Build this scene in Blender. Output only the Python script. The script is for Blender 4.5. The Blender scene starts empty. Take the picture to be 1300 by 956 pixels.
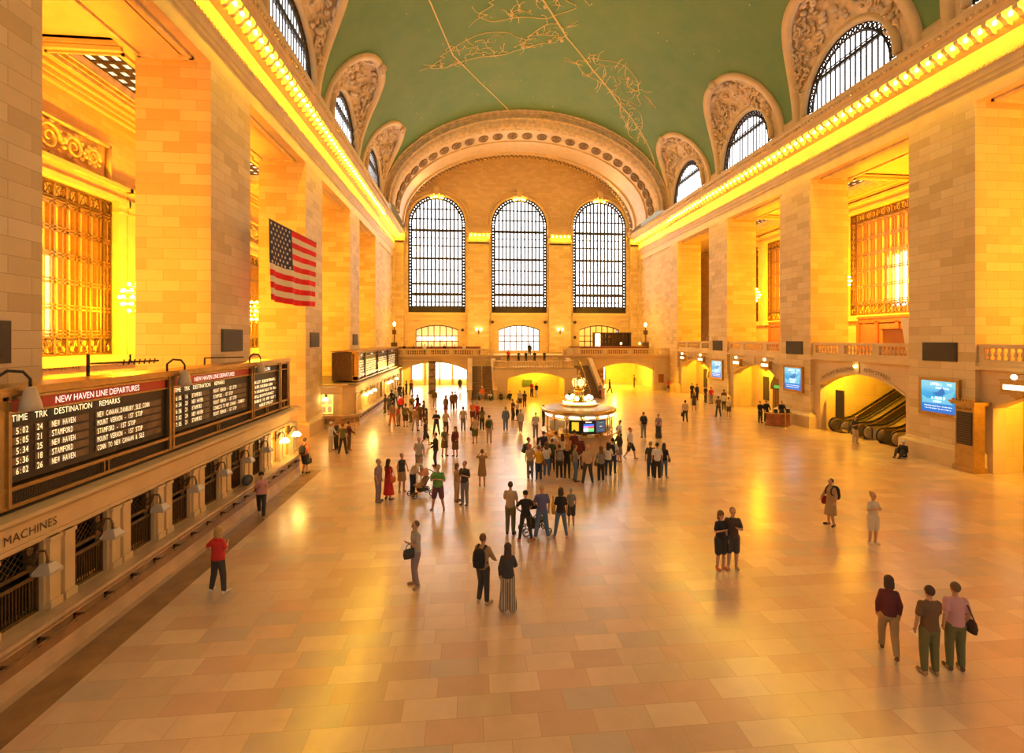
import bpy, math, random
from mathutils import Vector, Matrix, noise
R = random.Random(7)
PI = math.pi
sc = bpy.context.scene
COL = sc.collection
HWX = 18.3          # half width between the pier faces
BAYS = [6.35, 18.8, 31.25, 43.7, 56.15]          # bay centres along the hall
PIERS = [(-1.9, 2.1), (10.55, 14.5), (23.1, 27.0), (35.6, 39.4), (48.1, 52.0)]
ORG = {}

# ---------------------------------------------------------------- mesh builder
class MB:
    def __init__(s): s.v = []; s.f = []
    def quad(s, a, b, c, d): n = len(s.v); s.v += [a, b, c, d]; s.f.append((n, n+1, n+2, n+3)); return s
    def box(s, x0, x1, y0, y1, z0, z1):
        n = len(s.v)
        s.v += [(x0,y0,z0),(x1,y0,z0),(x1,y1,z0),(x0,y1,z0),(x0,y0,z1),(x1,y0,z1),(x1,y1,z1),(x0,y1,z1)]
        s.f += [(n+3,n+2,n+1,n),(n+4,n+5,n+6,n+7),(n,n+1,n+5,n+4),(n+1,n+2,n+6,n+5),(n+2,n+3,n+7,n+6),(n+3,n,n+4,n+7)]
        return s
    def ring(s, rings, closed=True, cap=True, loop=False):
        n = len(s.v); m = len(rings[0])
        for r in rings: s.v += [tuple(p) for p in r]
        K = len(rings)
        for i in range(K if loop else K-1):
            for j in range(m if closed else m-1):
                a = n+i*m+j; b = n+i*m+(j+1) % m; i2 = (i+1) % K
                s.f.append((a, b, n+i2*m+(j+1) % m, n+i2*m+j))
        if cap and closed and not loop:
            s.f.append(tuple(range(n+m-1, n-1, -1))); s.f.append(tuple(n+(K-1)*m+j for j in range(m)))
        return s
    def tube(s, pts, r, n=6, loop=False, cap=True):
        pts = [Vector(p) for p in pts]; K = len(pts)
        rs = r if isinstance(r, (list, tuple)) else [r]*K
        rings = []; prev = None
        for i, p in enumerate(pts):
            if loop: t = pts[(i+1) % K]-pts[i-1]
            else: t = pts[min(i+1, K-1)]-pts[max(i-1, 0)]
            if t.length < 1e-9: t = Vector((0, 0, 1))
            t.normalize()
            if prev is None:
                u = t.cross(Vector((0, 0, 1)))
                if u.length < .05: u = t.cross(Vector((1, 0, 0)))
            else:
                u = prev-t*prev.dot(t)
            u.normalize(); prev = u; w = t.cross(u)
            rings.append([p+(u*math.cos(2*PI*k/n)+w*math.sin(2*PI*k/n))*rs[i] for k in range(n)])
        return s.ring(rings, True, cap, loop)
    def lathe(s, prof, c=(0,0,0), n=16, a0=0, a1=2*PI, cap=True):
        full = abs(a1-a0-2*PI) < 1e-6
        m = n if full else n+1
        rings = [[(c[0]+r*math.cos(a0+(a1-a0)*k/n), c[1]+r*math.sin(a0+(a1-a0)*k/n), c[2]+z) for k in range(m)] for r, z in prof]
        return s.ring(rings, full, cap and full)
    def ball(s, c, r, n=10, m=6, sq=(1,1,1)):
        prof = []
        rings = []
        for i in range(m+1):
            a = -PI/2+PI*i/m; rr = max(math.cos(a), .02)
            rings.append([(c[0]+r*sq[0]*rr*math.cos(2*PI*k/n), c[1]+r*sq[1]*rr*math.sin(2*PI*k/n), c[2]+r*sq[2]*math.sin(a)) for k in range(n)])
        return s.ring(rings)
    def sweep(s, prof, fn, ts, cap=True):
        """prof: closed list of (a,b); fn(t,a,b)->xyz"""
        return s.ring([[fn(t, a, b) for a, b in prof] for t in ts], True, cap)
    def add(s, o, fn=lambda p: p):
        n = len(s.v); s.v += [tuple(fn(p)) for p in o.v]; s.f += [tuple(i+n for i in f) for f in o.f]; return s
    def build(s, name, mat, parent=None, smooth=False, local=False, kind=None, origin=None):
        me = bpy.data.meshes.new(name)
        vs = s.v
        if parent is not None and not local: base = ORG[parent.name]
        elif parent is None and not local:
            if origin is not None: base = Vector(origin)
            else:
                xs = [p[0] for p in vs]; ys = [p[1] for p in vs]; zs = [p[2] for p in vs]
                base = Vector(((min(xs)+max(xs))/2, (min(ys)+max(ys))/2, min(zs)))
        else: base = Vector((0, 0, 0))
        me.from_pydata([(p[0]-base.x, p[1]-base.y, p[2]-base.z) for p in vs], [], s.f)
        if mat: me.materials.append(mat)
        if smooth: me.polygons.foreach_set('use_smooth', [True]*len(me.polygons))
        me.update()
        o = bpy.data.objects.new(name, me); COL.objects.link(o)
        if parent is not None: o.parent = parent
        else: o.location = base
        ORG[o.name] = base.copy()
        if kind: o['kind'] = kind
        return o

def thing(name, label, cat, loc=(0,0,0), rz=0, group=None, kind=None):
    o = bpy.data.objects.new(name, None); COL.objects.link(o); o.location = loc; o.rotation_euler = (0, 0, rz)
    o.empty_display_size = .2
    ORG[o.name] = Vector(loc)
    if kind: o['kind'] = kind
    else: o['label'] = label; o['category'] = cat
    if group: o['group'] = group
    return o
def tag(o, label, cat, group=None):
    o['label'] = label; o['category'] = cat
    if group: o['group'] = group
    return o
def kids(o): return KIDS.get(o.name) or [c for c in bpy.data.objects if c.parent == o]
KIDS = {}
def copy_tree(o, parent=None):
    c = o.copy(); COL.objects.link(c)
    if parent is not None: c.parent = parent
    if o.name not in KIDS: KIDS[o.name] = [k for k in bpy.data.objects if k.parent == o]
    for k in KIDS[o.name]: copy_tree(k, c)
    return c
def dup(o, loc, rz=None, label=None, group=None):
    c = copy_tree(o); c.location = loc
    if rz is not None: c.rotation_euler = (0, 0, rz)
    if label: c['label'] = label
    if group: c['group'] = group
    return c

def text(body, size, fn, mat, name='lettering', parent=None, align='CENTER', spacing=1.0, local=False, xs=1.0):
    cu = bpy.data.curves.new('t', 'FONT'); cu.body = body; cu.size = size; cu.align_x = align; cu.align_y = 'CENTER'
    cu.space_character = spacing; cu.resolution_u = 3
    o = bpy.data.objects.new('t', cu); COL.objects.link(o)
    dg = bpy.context.evaluated_depsgraph_get(); dg.update()
    me = bpy.data.meshes.new_from_object(o.evaluated_get(dg))
    mb = MB(); mb.v = [tuple(fn(v.co.x*xs, v.co.y)) for v in me.vertices]; mb.f = [tuple(p.vertices) for p in me.polygons]
    bpy.data.objects.remove(o); bpy.data.curves.remove(cu); bpy.data.meshes.remove(me)
    if not mb.f: return None
    return mb.build(name, mat, parent, local=local)

# wall with arched openings.  mp(s,d,z) -> xyz, d = depth behind the face
def arched(mb, mp, s0, s1, z0, z1, ops, depth, back=False):
    ops = sorted(ops, key=lambda o: o[0]); cur = s0
    def q(a, b, za, zb, zc, zd):   # a:(za..zb) b:(zc..zd)
        mb.quad(mp(a,0,za), mp(b,0,zc), mp(b,0,zd), mp(a,0,zb))
    for a, b, zb, zt in ops:
        if a > cur: q(cur, a, z0, z1, z0, z1)
        n = 16; S = [a+(b-a)*(.5-.5*math.cos(PI*i/n)) for i in range(n+1)]
        T = [zt(x) for x in S]
        for i in range(n):
            if zb > z0: q(S[i], S[i+1], z0, zb, z0, zb)
            q(S[i], S[i+1], T[i], z1, T[i+1], z1)
            mb.quad(mp(S[i],0,T[i]), mp(S[i],depth,T[i]), mp(S[i+1],depth,T[i+1]), mp(S[i+1],0,T[i+1]))
        for x, t in ((a, T[0]), (b, T[-1])): mb.quad(mp(x,0,zb), mp(x,depth,zb), mp(x,depth,t), mp(x,0,t))
        if zb > 0: mb.quad(mp(a,0,zb), mp(b,0,zb), mp(b,depth,zb), mp(a,depth,zb))
        cur = b
    if cur < s1: q(cur, s1, z0, z1, z0, z1)
    return mb
def seg_arch(a, b, spring, top):
    c = (a+b)/2; h = (b-a)/2; r = top-spring; rad = (h*h+r*r)/(2*r)
    return lambda s: top-rad+math.sqrt(max(rad*rad-(s-c)**2, 0))
def round_arch(a, b, spring):
    c = (a+b)/2; h = (b-a)/2
    return lambda s: spring+math.sqrt(max(h*h-(s-c)**2, 0))

# ---------------------------------------------------------------- materials
def new_mat(name):
    m = bpy.data.materials.new(name); m.use_nodes = True
    nt = m.node_tree; b = nt.nodes['Principled BSDF']
    return m, nt, b
def N(nt, t, **k):
    n = nt.nodes.new(t)
    for a, v in k.items(): setattr(n, a, v)
    return n
def mth(nt, op, a, b=None, c=None):
    n = N(nt, 'ShaderNodeMath', operation=op)
    for i, x in enumerate((a, b, c)):
        if x is None: continue
        if isinstance(x, (int, float)): n.inputs[i].default_value = x
        else: nt.links.new(x, n.inputs[i])
    return n.outputs[0]
def plain(name, col, rough=.6, metal=0, spec=.5, noise_amt=0, scale=4, bump=0, emis=None, estr=0, coat=0):
    m, nt, b = new_mat(name)
    b.inputs['Base Color'].default_value = (*col, 1); b.inputs['Roughness'].default_value = rough
    b.inputs['Metallic'].default_value = metal; b.inputs['Specular IOR Level'].default_value = spec
    b.inputs['Coat Weight'].default_value = coat
    if noise_amt or bump:
        tc = N(nt, 'ShaderNodeTexCoord'); no = N(nt, 'ShaderNodeTexNoise'); no.inputs['Scale'].default_value = scale
        no.inputs['Detail'].default_value = 5; nt.links.new(tc.outputs['Object'], no.inputs['Vector'])
        if noise_amt:
            r = N(nt, 'ShaderNodeValToRGB'); e = r.color_ramp.elements
            e[0].color = (*[c*(1-noise_amt) for c in col], 1); e[1].color = (*[min(c*(1+noise_amt), 1) for c in col], 1)
            e[0].position = .3; e[1].position = .7
            nt.links.new(no.outputs['Fac'], r.inputs[0]); nt.links.new(r.outputs[0], b.inputs['Base Color'])
        if bump:
            bp = N(nt, 'ShaderNodeBump'); bp.inputs['Strength'].default_value = bump; bp.inputs['Distance'].default_value = .05
            nt.links.new(no.outputs['Fac'], bp.inputs['Height']); nt.links.new(bp.outputs[0], b.inputs['Normal'])
    if emis:
        b.inputs['Emission Color'].default_value = (*emis, 1); b.inputs['Emission Strength'].default_value = estr
    return m
def blocks(name, bw, bh, cols, joint, jw, floor=False, rough=.6, bump=.3, vary=.12, spec=.4, rnd_off=False, veins=0, coat=0):
    m, nt, b = new_mat(name); L = nt.links.new
    geo = N(nt, 'ShaderNodeNewGeometry'); sp = N(nt, 'ShaderNodeSeparateXYZ'); L(geo.outputs['Position'], sp.inputs[0])
    if floor: u, v = sp.outputs['X'], sp.outputs['Y']
    else:
        sn = N(nt, 'ShaderNodeSeparateXYZ'); L(geo.outputs['True Normal'], sn.inputs[0])
        ax = mth(nt, 'GREATER_THAN', mth(nt, 'ABSOLUTE', sn.outputs['X']), .7)
        u = mth(nt, 'ADD', mth(nt, 'MULTIPLY', ax, sp.outputs['Y']), mth(nt, 'MULTIPLY', mth(nt, 'SUBTRACT', 1, ax), sp.outputs['X']))
        az = mth(nt, 'GREATER_THAN', mth(nt, 'ABSOLUTE', sn.outputs['Z']), .7)
        v = mth(nt, 'ADD', mth(nt, 'MULTIPLY', az, sp.outputs['Y']), mth(nt, 'MULTIPLY', mth(nt, 'SUBTRACT', 1, az), sp.outputs['Z']))
    vv = mth(nt, 'DIVIDE', v, bh); row = mth(nt, 'FLOOR', vv); fv = mth(nt, 'SUBTRACT', vv, row)
    if rnd_off:
        wn = N(nt, 'ShaderNodeTexWhiteNoise', noise_dimensions='1D'); L(row, wn.inputs['W']); off = wn.outputs['Value']
    else: off = mth(nt, 'MULTIPLY', mth(nt, 'PINGPONG', row, 1), .5)
    uu = mth(nt, 'ADD', mth(nt, 'DIVIDE', u, bw), off); colm = mth(nt, 'FLOOR', uu); fu = mth(nt, 'SUBTRACT', uu, colm)
    cb = N(nt, 'ShaderNodeCombineXYZ'); L(colm, cb.inputs[0]); L(row, cb.inputs[1])
    wn2 = N(nt, 'ShaderNodeTexWhiteNoise', noise_dimensions='3D'); L(cb.outputs[0], wn2.inputs['Vector'])
    rp = N(nt, 'ShaderNodeValToRGB'); rp.color_ramp.interpolation = 'CONSTANT'; els = rp.color_ramp.elements
    while len(els) < len(cols): els.new(.5)
    for i, c in enumerate(cols): els[i].position = i/len(cols); els[i].color = (*c, 1)
    L(wn2.outputs['Value'], rp.inputs[0])
    no = N(nt, 'ShaderNodeTexNoise'); no.inputs['Scale'].default_value = 1.3; no.inputs['Detail'].default_value = 8
    no.inputs['Roughness'].default_value = .65
    if veins: no.inputs['Distortion'].default_value = veins
    L(geo.outputs['Position'], no.inputs['Vector'])
    hs = N(nt, 'ShaderNodeHueSaturation'); L(rp.outputs[0], hs.inputs['Color'])
    L(mth(nt, 'ADD', mth(nt, 'MULTIPLY', no.outputs['Fac'], 2*vary), 1-vary), hs.inputs['Value'])
    j = mth(nt, 'MAXIMUM', mth(nt, 'LESS_THAN', fu, jw/bw), mth(nt, 'LESS_THAN', fv, jw/bh))
    mx = N(nt, 'ShaderNodeMix', data_type='RGBA'); L(j, mx.inputs[0]); L(hs.outputs[0], mx.inputs[6]); mx.inputs[7].default_value = (*joint, 1)
    L(mx.outputs[2], b.inputs['Base Color'])
    b.inputs['Roughness'].default_value = rough; b.inputs['Specular IOR Level'].default_value = spec
    b.inputs['Coat Weight'].default_value = coat; b.inputs['Coat Roughness'].default_value = .2
    if bump:
        bp = N(nt, 'ShaderNodeBump'); bp.inputs['Strength'].default_value = bump; bp.inputs['Distance'].default_value = .02
        L(mth(nt, 'SUBTRACT', mth(nt, 'MULTIPLY', no.outputs['Fac'], .3), j), bp.inputs['Height']); L(bp.outputs[0], b.inputs['Normal'])
    return m
def emit(name, col, s):
    m, nt, b = new_mat(name); b.inputs['Base Color'].default_value = (*col, 1)
    b.inputs['Emission Color'].default_value = (*col, 1); b.inputs['Emission Strength'].default_value = s
    b.inputs['Roughness'].default_value = .4
    return m

M = {}
M['stone'] = blocks('limestone_blocks', 1.35, .46, [(.70,.53,.29),(.74,.57,.33),(.66,.49,.26),(.76,.59,.34),(.72,.54,.30),(.61,.44,.23)], (.50,.34,.19), .018, rough=.62, vary=.10, bump=.15)
M['stone_small'] = blocks('limestone_facing', .9, .34, [(.68,.50,.28),(.72,.54,.31),(.65,.47,.26)], (.50,.34,.19), .016, rough=.6, bump=.1)
M['carved'] = plain('carved_limestone', (.70,.53,.34), .6, noise_amt=.22, scale=2.2, bump=.3)
M['smooth'] = plain('smooth_limestone', (.71,.52,.28), .5, noise_amt=.08, scale=1.2)
M['marble'] = plain('tan_marble', (.60,.42,.25), .3, noise_amt=.22, scale=1.4)
M['marble_dark'] = plain('brown_marble', (.30,.17,.085), .3, noise_amt=.3, scale=1.8)
M['floor'] = blocks('pink_marble_slabs', .98, .56, [(.69,.50,.38),(.74,.54,.41),(.63,.42,.32),(.72,.51,.38),(.68,.50,.38),(.77,.58,.44),(.60,.47,.40),(.69,.45,.34)], (.52,.33,.19), .010, floor=True, rough=.29, bump=.03, vary=.16, rnd_off=True, veins=1.2, spec=.7, coat=.5)
M['iron'] = plain('dark_iron', (.045,.035,.03), .45, metal=.5)
M['bronze'] = plain('aged_bronze', (.16,.10,.045), .42, metal=.7, noise_amt=.25, scale=9)
M['bronze_light'] = plain('polished_bronze', (.48,.31,.12), .3, metal=.85, noise_amt=.12, scale=5)
M['brass'] = plain('polished_brass', (.80,.56,.18), .22, metal=1)
M['gold_paint'] = plain('gold_paint', (.82,.66,.34), .6)
M['vent'] = plain('vent_grille_metal', (.05,.035,.022), .6)
M['black'] = plain('black_plastic', (.02,.02,.02), .5)
M['white'] = plain('white_paint', (.8,.78,.74), .5)
M['wood'] = plain('red_brown_wood', (.28,.085,.03), .4, noise_amt=.3, scale=3)
M['roof'] = plain('dusty_office_roof', (.20,.17,.14), .8, noise_amt=.3, scale=2)
M['red_band'] = plain('dark_red_sign', (.42,.035,.02), .4, emis=(.5,.03,.01), estr=.08)
M['steel'] = plain('brushed_steel', (.55,.50,.42), .28, metal=.9)
M['rubber'] = plain('black_rubber', (.02,.018,.016), .35)
M['glass'] = None
m, nt, b = new_mat('clear_glass'); b.inputs['Base Color'].default_value = (1,1,1,1); b.inputs['Roughness'].default_value = .02
b.inputs['Alpha'].default_value = .12; b.inputs['Specular IOR Level'].default_value = .6; M['glass'] = m
M['bulb'] = emit('lit_bulb_glass', (1,.56,.014), 260)
M['lamp_glow'] = emit('lit_lamp_globe', (1,.72,.28), 10)
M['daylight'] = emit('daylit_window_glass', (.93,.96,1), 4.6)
M['daylight_dim'] = emit('dim_daylit_glass', (.97,.95,.92), 1.15)
M['amber_glass'] = emit('amber_lit_window_glass', (1,.50,.04), .55)
M['sign_glow'] = emit('backlit_sign_face', (1,.86,.55), 3.0)
M['flap'] = emit('lit_board_characters', (1,.80,.42), 1.15)
M['board'] = plain('black_board_face', (.022,.014,.010), .5)
M['white_letter'] = emit('white_sign_letters', (1,.93,.80), .8)
M['dark_letter'] = plain('incised_dark_letters', (.10,.05,.02), .7)
def col(name, c, rough=.75):
    k = 'c_'+name
    if k not in M: M[k] = plain(name, c, rough)
    return M[k]
# ================================================================ floor
mb = MB(); mb.box(-14.65, 18.7, -3, 64, -.3, 0); mb.box(-18.6, 18.7, 64, 80, -.3, 0); mb.box(-18.6, -14.65, 26.6, 64, -.3, 0)
mb.box(18.7, 27, -3, 64, -.3, 0)
fl = mb.build('floor', M['floor'], kind='structure')
mb = MB(); mb.box(-15.4, -14.65, -3, 26.6, -.3, .004); mb.build('border_strip', M['marble_dark'], fl)
mb = MB(); mb.box(-21.5, -15.4, -3, 26.6, -.3, .002); mb.build('border_step', M['marble'], fl)
# ================================================================ side walls: pillars, entablature, aisles
CORN = [(0,18.7),(.0,19.45),(.07,19.5),(.07,19.68),(.13,19.74),(.16,20.0),(.22,20.08),(.22,20.22),(.10,20.3),(.06,21.2),(.42,21.42),(.5,21.55),(1.0,21.78),(1.04,22.02),(1.14,22.06),(1.34,22.5),(1.36,22.72),(.55,22.86),(.5,23.3),(-1,23.3),(-1,18.7)]
def side(sg, name):
    X = lambda d: sg*(HWX+d)          # d = distance behind the pier faces
    for k, (a, b) in enumerate(PIERS+[(60.4, 76)]):
        mb = MB()
        if b < 70:
            mb.box(*sorted((X(0), X(3.05))), a, b, 0, 18.7)
        else:
            mb.box(*sorted((X(0), X(3.05))), a, 62.7, 0, 18.7); mb.box(*sorted((X(.35), X(3.05))), 62.7, b, 0, 18.7)
            mb.box(*sorted((X(0), X(3.05))), 74.7, b, 0, 18.7)
        p = mb.build('pillar', M['stone'], kind='structure')
        mb = MB()   # moulded plinth
        bb = min(b, 62.7)
        pr = [(-.0,0),(.36,0),(.36,.86),(.30,.95),(.16,1.0),(.12,1.12),(0,1.14)]
        def fn(t, o, z, a=a, bb=bb):
            o2 = o
            return [(X(3.05), a-o2, z), (X(-o2), a-o2, z), (X(-o2), bb+o2, z), (X(3.05), bb+o2, z)][t]
        mb.sweep(pr, fn, range(4)); mb.build('plinth', M['smooth'], p)
        if k >= 1 and b < 70 and (sg < 0 or k > 1):
            c = (a+b)/2; mb = MB()
            mb.box(*sorted((X(-.05), X(.1))), c-1.02, c+1.02, 6.1 if sg < 0 else 5.48, 7.14 if sg < 0 else 6.5)
            for i in range(9):
                z = (6.1 if sg < 0 else 5.48)+.1+i*.1
                mb.box(*sorted((X(-.075), X(-.03))), c-.95, c+.95, z, z+.05)
            tag(mb.build('vent_grille', M['vent']), 'dark vent grille in the stone of the %s pillar on the %s side' % (['', 'near edge', 'nearest whole', 'second whole', 'third whole'][k], 'flag' if sg < 0 else 'escalator'), 'vent', 'vent grilles on the pillars')
    # entablature
    mb = MB(); mb.sweep(CORN, lambda t, o, z: (sg*(HWX-o), t, z), [-2, 62.0], True)
    mb.sweep(CORN, lambda t, o, z: (sg*(HWX+.2-o), t, z), [62.0, 76], True)
    e = mb.build('trim_1' if sg > 0 else 'trim_2', M['smooth'], kind='structure')
    mb = MB()
    mb.box(*sorted((X(.95), X(3.05))), -2, 76, 18.7, 19.3); mb.build('soffit_beam', M['smooth'], e)
    mb = MB()   # dentils
    y = 18.0
    while y < 75.8: mb.box(*sorted((sg*(HWX-.21), sg*(HWX-.29))), y, y+.14, 20.09, 20.2); y += .26
    mb.build('dentil_row', M['smooth'], e)
    mb = MB()   # leaf frieze above the lamps
    y = 16.0
    while y < 75.5:
        mb.ball((sg*(HWX-1.30), y, 22.3), .12, 6, 4, (.6, 1, 1)); y += .34
    mb.build('egg_moulding', M['carved'], e)
    y = 16.2; mb = MB()
    while y < 75.4:   # modillion brackets between the bulbs
        mb.sweep([(.40,21.40),(1.0,21.76),(.98,21.60),(.78,21.50),(.62,21.28),(.42,21.22)], lambda t, o, z, y=y: (sg*(HWX-o), y+t, z), [-.12, .12]); y += .70
    mb.build('modillion_row', M['smooth'], e)
    # soffit panels in each bay
    mb = MB()
    for c in BAYS[1:]:
        a, b = c-4.0, c+4.0
        x0, x1 = X(.55), X(2.75)
        for u0, u1, w0, w1 in ((x0, x1, a, a+.14), (x0, x1, b-.14, b), (x0, x0+sg*.14, a, b), (x1-sg*.14, x1, a, b)):
            mb.box(*sorted((u0, u1)), w0, w1, 18.58, 18.72)
    mb.build('soffit_moulding', M['bronze_light'] if False else M['carved'], e)
    # aisle back wall, with the tall bronze windows
    z0 = 5.9 if sg < 0 else 8.7; z1 = 13.9 if sg < 0 else 17.4
    wy = [(5.4, 16.2), (17.9, 28.7), (30.35, 41.15), (42.8, 53.6), (55.25, 63.5)]
    mb = MB(); ops = [(a, b, z0, (lambda s, z1=z1: z1)) for a, b in wy]
    arched(mb, lambda s, d, z: (sg*(26+d), s, z), -2, 76, 0, 20, ops, .5)
    w = mb.build('wall_south' if sg < 0 else 'wall_north', M['stone_small'], kind='structure')
    mb = MB()
    for a, b in wy:
        for yy in (a-.45, b+.45):
            mb.box(*sorted((sg*25.75, sg*26)), yy-.32, yy+.32, z0-.6, z1-.5)
            mb.box(*sorted((sg*25.65, sg*26)), yy-.40, yy+.40, z1-.5, z1-.38); mb.box(*sorted((sg*25.6, sg*26)), yy-.42, yy+.42, z1-.1, z1+.05)
            mb.box(*sorted((sg*25.7, sg*26)), yy-.34, yy+.34, z1-.38, z1-.1)
        mb.box(*sorted((sg*25.6, sg*26)), a-.9, b+.9, z1+.05, z1+.3); mb.box(*sorted((sg*25.75, sg*26)), a-.8, b+.8, z1+.3, z1+.75)
        mb.box(*sorted((sg*25.5, sg*26)), a-.95, b+.95, z1+.75, z1+.95)
        mb.box(*sorted((sg*25.6, sg*26)), a-.9, b+.9, z0-.5, z0-.05)
    mb.build('window_surround', M['smooth'], w)
    if sg < 0:       # carved scroll panels above the windows
        for a, b in wy[1:]:
            mb = MB(); c = (a+b)/2; ZP = 15.75; XF = -25.8
            mb.box(-26, -25.72, a+.4, b-.4, 14.85, 14.97); mb.box(-26, -25.72, a+.4, b-.4, 16.6, 16.72); mb.box(-26, -25.72, b-.52, b-.4, 14.85, 16.72)
            for m_ in (-1, 1):
                for q, (dx, r0) in enumerate(((1.15, .68), (2.6, .55), (3.8, .42))):
                    cy = c+m_*dx; pts = []
                    for i in range(30):
                        t = i/29*3.6*PI; r = r0*(1-i/34)
                        pts.append((XF, cy+m_*r*math.cos(t+q*PI), ZP+r*math.sin(t+q*PI)*(-1)**q))
                    mb.tube(pts, [.10*(1-i/45) for i in range(30)], 6)
                    for i in range(9):
                        t = i/9*2*PI; l = r0*1.12
                        mb.ball((XF, cy+l*math.cos(t), ZP+l*math.sin(t)*.95), .14, 6, 4, (.7, 1, .8))
            mb.tube([(XF, c+.62*math.cos(i/16*2*PI), ZP+.75*math.sin(i/16*2*PI)) for i in range(16)], .1, 6, loop=True)
            mb.ball((XF, c, ZP), .42, 10, 6, (.5, 1, 1.2))
            mb.build('scroll_relief', M['carved'], w, smooth=True)
    # bronze grille windows
    for n, (a, b) in enumerate(wy):
        if n == 0 and sg > 0: continue
        wi = thing('window_%d' % (10+n+(5 if sg > 0 else 0)), '', '', (sg*26.2, (a+b)/2, z0), kind='structure')
        mb = MB(); xa, xb = sorted((sg*26.02, sg*26.2))
        k = a+.7; 
        for zz in [z0+1.0+(z1-z0-2.0)*q/5 for q in range(6)]:
            mb.box(xa, xb, a, b, zz-.05, zz+.05); mb.box(xa, xb, a, b, zz+.13, zz+.2)
        while k < b-.5: mb.box(xa, xb, k-.06, k+.06, z0, z1); mb.box(xa, xb, k+.42, k+.5, z0+.9, z1-.9); k += .72
        mb.build('bronze_mullions', M['bronze_light'], wi)
        mb = MB(); xa2, xb2 = sorted((sg*25.98, sg*26.22))
        for u0, u1, w0, w1 in ((a, b, z0, z0+.9), (a, b, z1-.75, z1), (a, a+.62, z0, z1), (b-.62, b, z0, z1)):
            # pierced ornamental border: rings between two rails
            if u1-u0 > w1-w0:
                mb.box(xa2, xb2, u0, u1, w0, w0+.09); mb.box(xa2, xb2, u0, u1, w1-.09, w1)
                y = u0+.4; r = (w1-w0)/2-.09
                while y < u1-.2:
                    if sg < 0 or abs(y-(a+b)/2) < 99: mb.tube([(sg*26.1, y+r*math.cos(i/8*2*PI), (w0+w1)/2+r*math.sin(i/8*2*PI)) for i in range(8)], .05, 4, loop=True)
                    mb.tube([(sg*26.1, y-.2, w0), (sg*26.1, y+.2, w1)], .035, 4); mb.tube([(sg*26.1, y+.2, w0), (sg*26.1, y-.2, w1)], .035, 4)
                    y += .5
            else:
                mb.box(xa2, xb2, u0, u0+.09, w0, w1); mb.box(xa2, xb2, u1-.09, u1, w0, w1)
                z = w0+.5; r = .2
                while z < w1-.2:
                    mb.tube([(sg*26.1, (u0+u1)/2+r*math.cos(i/8*2*PI), z+r*math.sin(i/8*2*PI)) for i in range(8)], .05, 4, loop=True); z += .45
        mb.build('pierced_border', M['bronze'], wi)
        mb = MB(); mb.quad((sg*26.45, a, z0), (sg*26.45, b, z0), (sg*26.45, b, z1), (sg*26.45, a, z1)); mb.build('pane', M['amber_glass'], wi)
        if n in (1, 2, 3):   # daylight seen through part of the glass
            f0, f1 = ((.35, .62) if n == 1 else (.6, .8)) if sg < 0 else (.44, .60)
            mb = MB(); mb.quad(*[(sg*26.42, a+(b-a)*f, z) for f, z in ((f0, z0+.6), (f1, z0+.6), (f1, z0+4.6), (f0, z0+4.9))]); mb.build('bright_pane', M['daylight'], wi)
    # aisle ceiling: flat slab with cross beams and skylights
    mb = MB(); xa, xb = sorted((X(3.05), sg*26))
    sky = []
    for c in [9.9, 22.35, 34.8, 47.25]:   # panel starts
        mb.box(xa, xb, c-5.15, c, 18.9, 19.9)           # wide beam
        y0, y1 = c, c+7.3; xi, xo = X(3.5), sg*24.9
        a_, b_ = sorted((xi, xo))
        mb.box(xa, a_, y0, y1, 18.9, 20.2); mb.box(b_, xb, y0, y1, 18.9, 20.2)
        mb.box(a_, b_, y0, y0+.7, 18.9, 20.2); mb.box(a_, b_, y1-.7, y1, 18.9, 20.2)
        sky.append((a_, b_, y0+.7, y1-.7))
    mb.box(xa, xb, 54.55, 76, 18.9, 19.9)
    cl = mb.build('ceiling', M['smooth'], kind='structure'); cl.name = 'ceiling'
    mb = MB()
    for a_, b_, y0, y1 in sky:
        for o, h in ((.0, 18.84), (.22, 18.95), (.42, 19.06)):
            for u0, u1, w0, w1 in ((a_+o, b_-o, y0+o, y0+o+.1), (a_+o, b_-o, y1-o-.1, y1-o), (a_+o, a_+o+.1, y0+o, y1-o), (b_-o-.1, b_-o, y0+o, y1-o)): mb.box(u0, u1, w0, w1, h-.08, h+.4)
    mb.build('coffer_moulding', M['carved'], cl)
    mb = MB()      # rows of small raised blocks on the beam faces + inner cornice
    for c in [9.9, 22.35, 34.8, 47.25]:
        for i in range(9):
            for r_ in (0, 1, 2): mb.box(xa+.3+i*.52, xa+.55+i*.52, c-5.0+r_*.5, c-4.85+r_*.5, 18.84, 18.92)
    for h, o in ((18.3, .25), (18.5, .4), (18.7, .65)):
        mb.box(*sorted((sg*26, sg*(26-o))), -2, 76, h, h+.16)
        for c in [9.9, 22.35, 34.8, 47.25]: mb.box(xa, xb, c-o*.5-.05, c+.02, h+.2, h+.36)
    mb.build('ceiling_ornament', M['smooth'], cl)
    for i, (a_, b_, y0, y1) in enumerate(sky):
        wi = thing('window_%d' % (30+i+(5 if sg > 0 else 0)), '', '', ((a_+b_)/2, (y0+y1)/2, 19.4), kind='structure')
        mb = MB(); nx, ny = 4, 7
        for k in range(nx+1): x = a_+.45+(b_-a_-.9)*k/nx; mb.box(x-.13, x+.13, y0+.4, y1-.4, 19.38, 19.43)
        for k in range(ny+1): y = y0+.45+(y1-y0-.9)*k/ny; mb.box(a_+.4, b_-.4, y-.13, y+.13, 19.37, 19.42)
        mb.build('frame', M['iron'], wi)
        mb = MB(); mb.quad((a_+.1, y0, 19.45), (b_-.1, y0, 19.45), (b_-.1, y1, 19.45), (a_+.1, y1, 19.45)); mb.build('pane', SKYG, wi)
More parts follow.
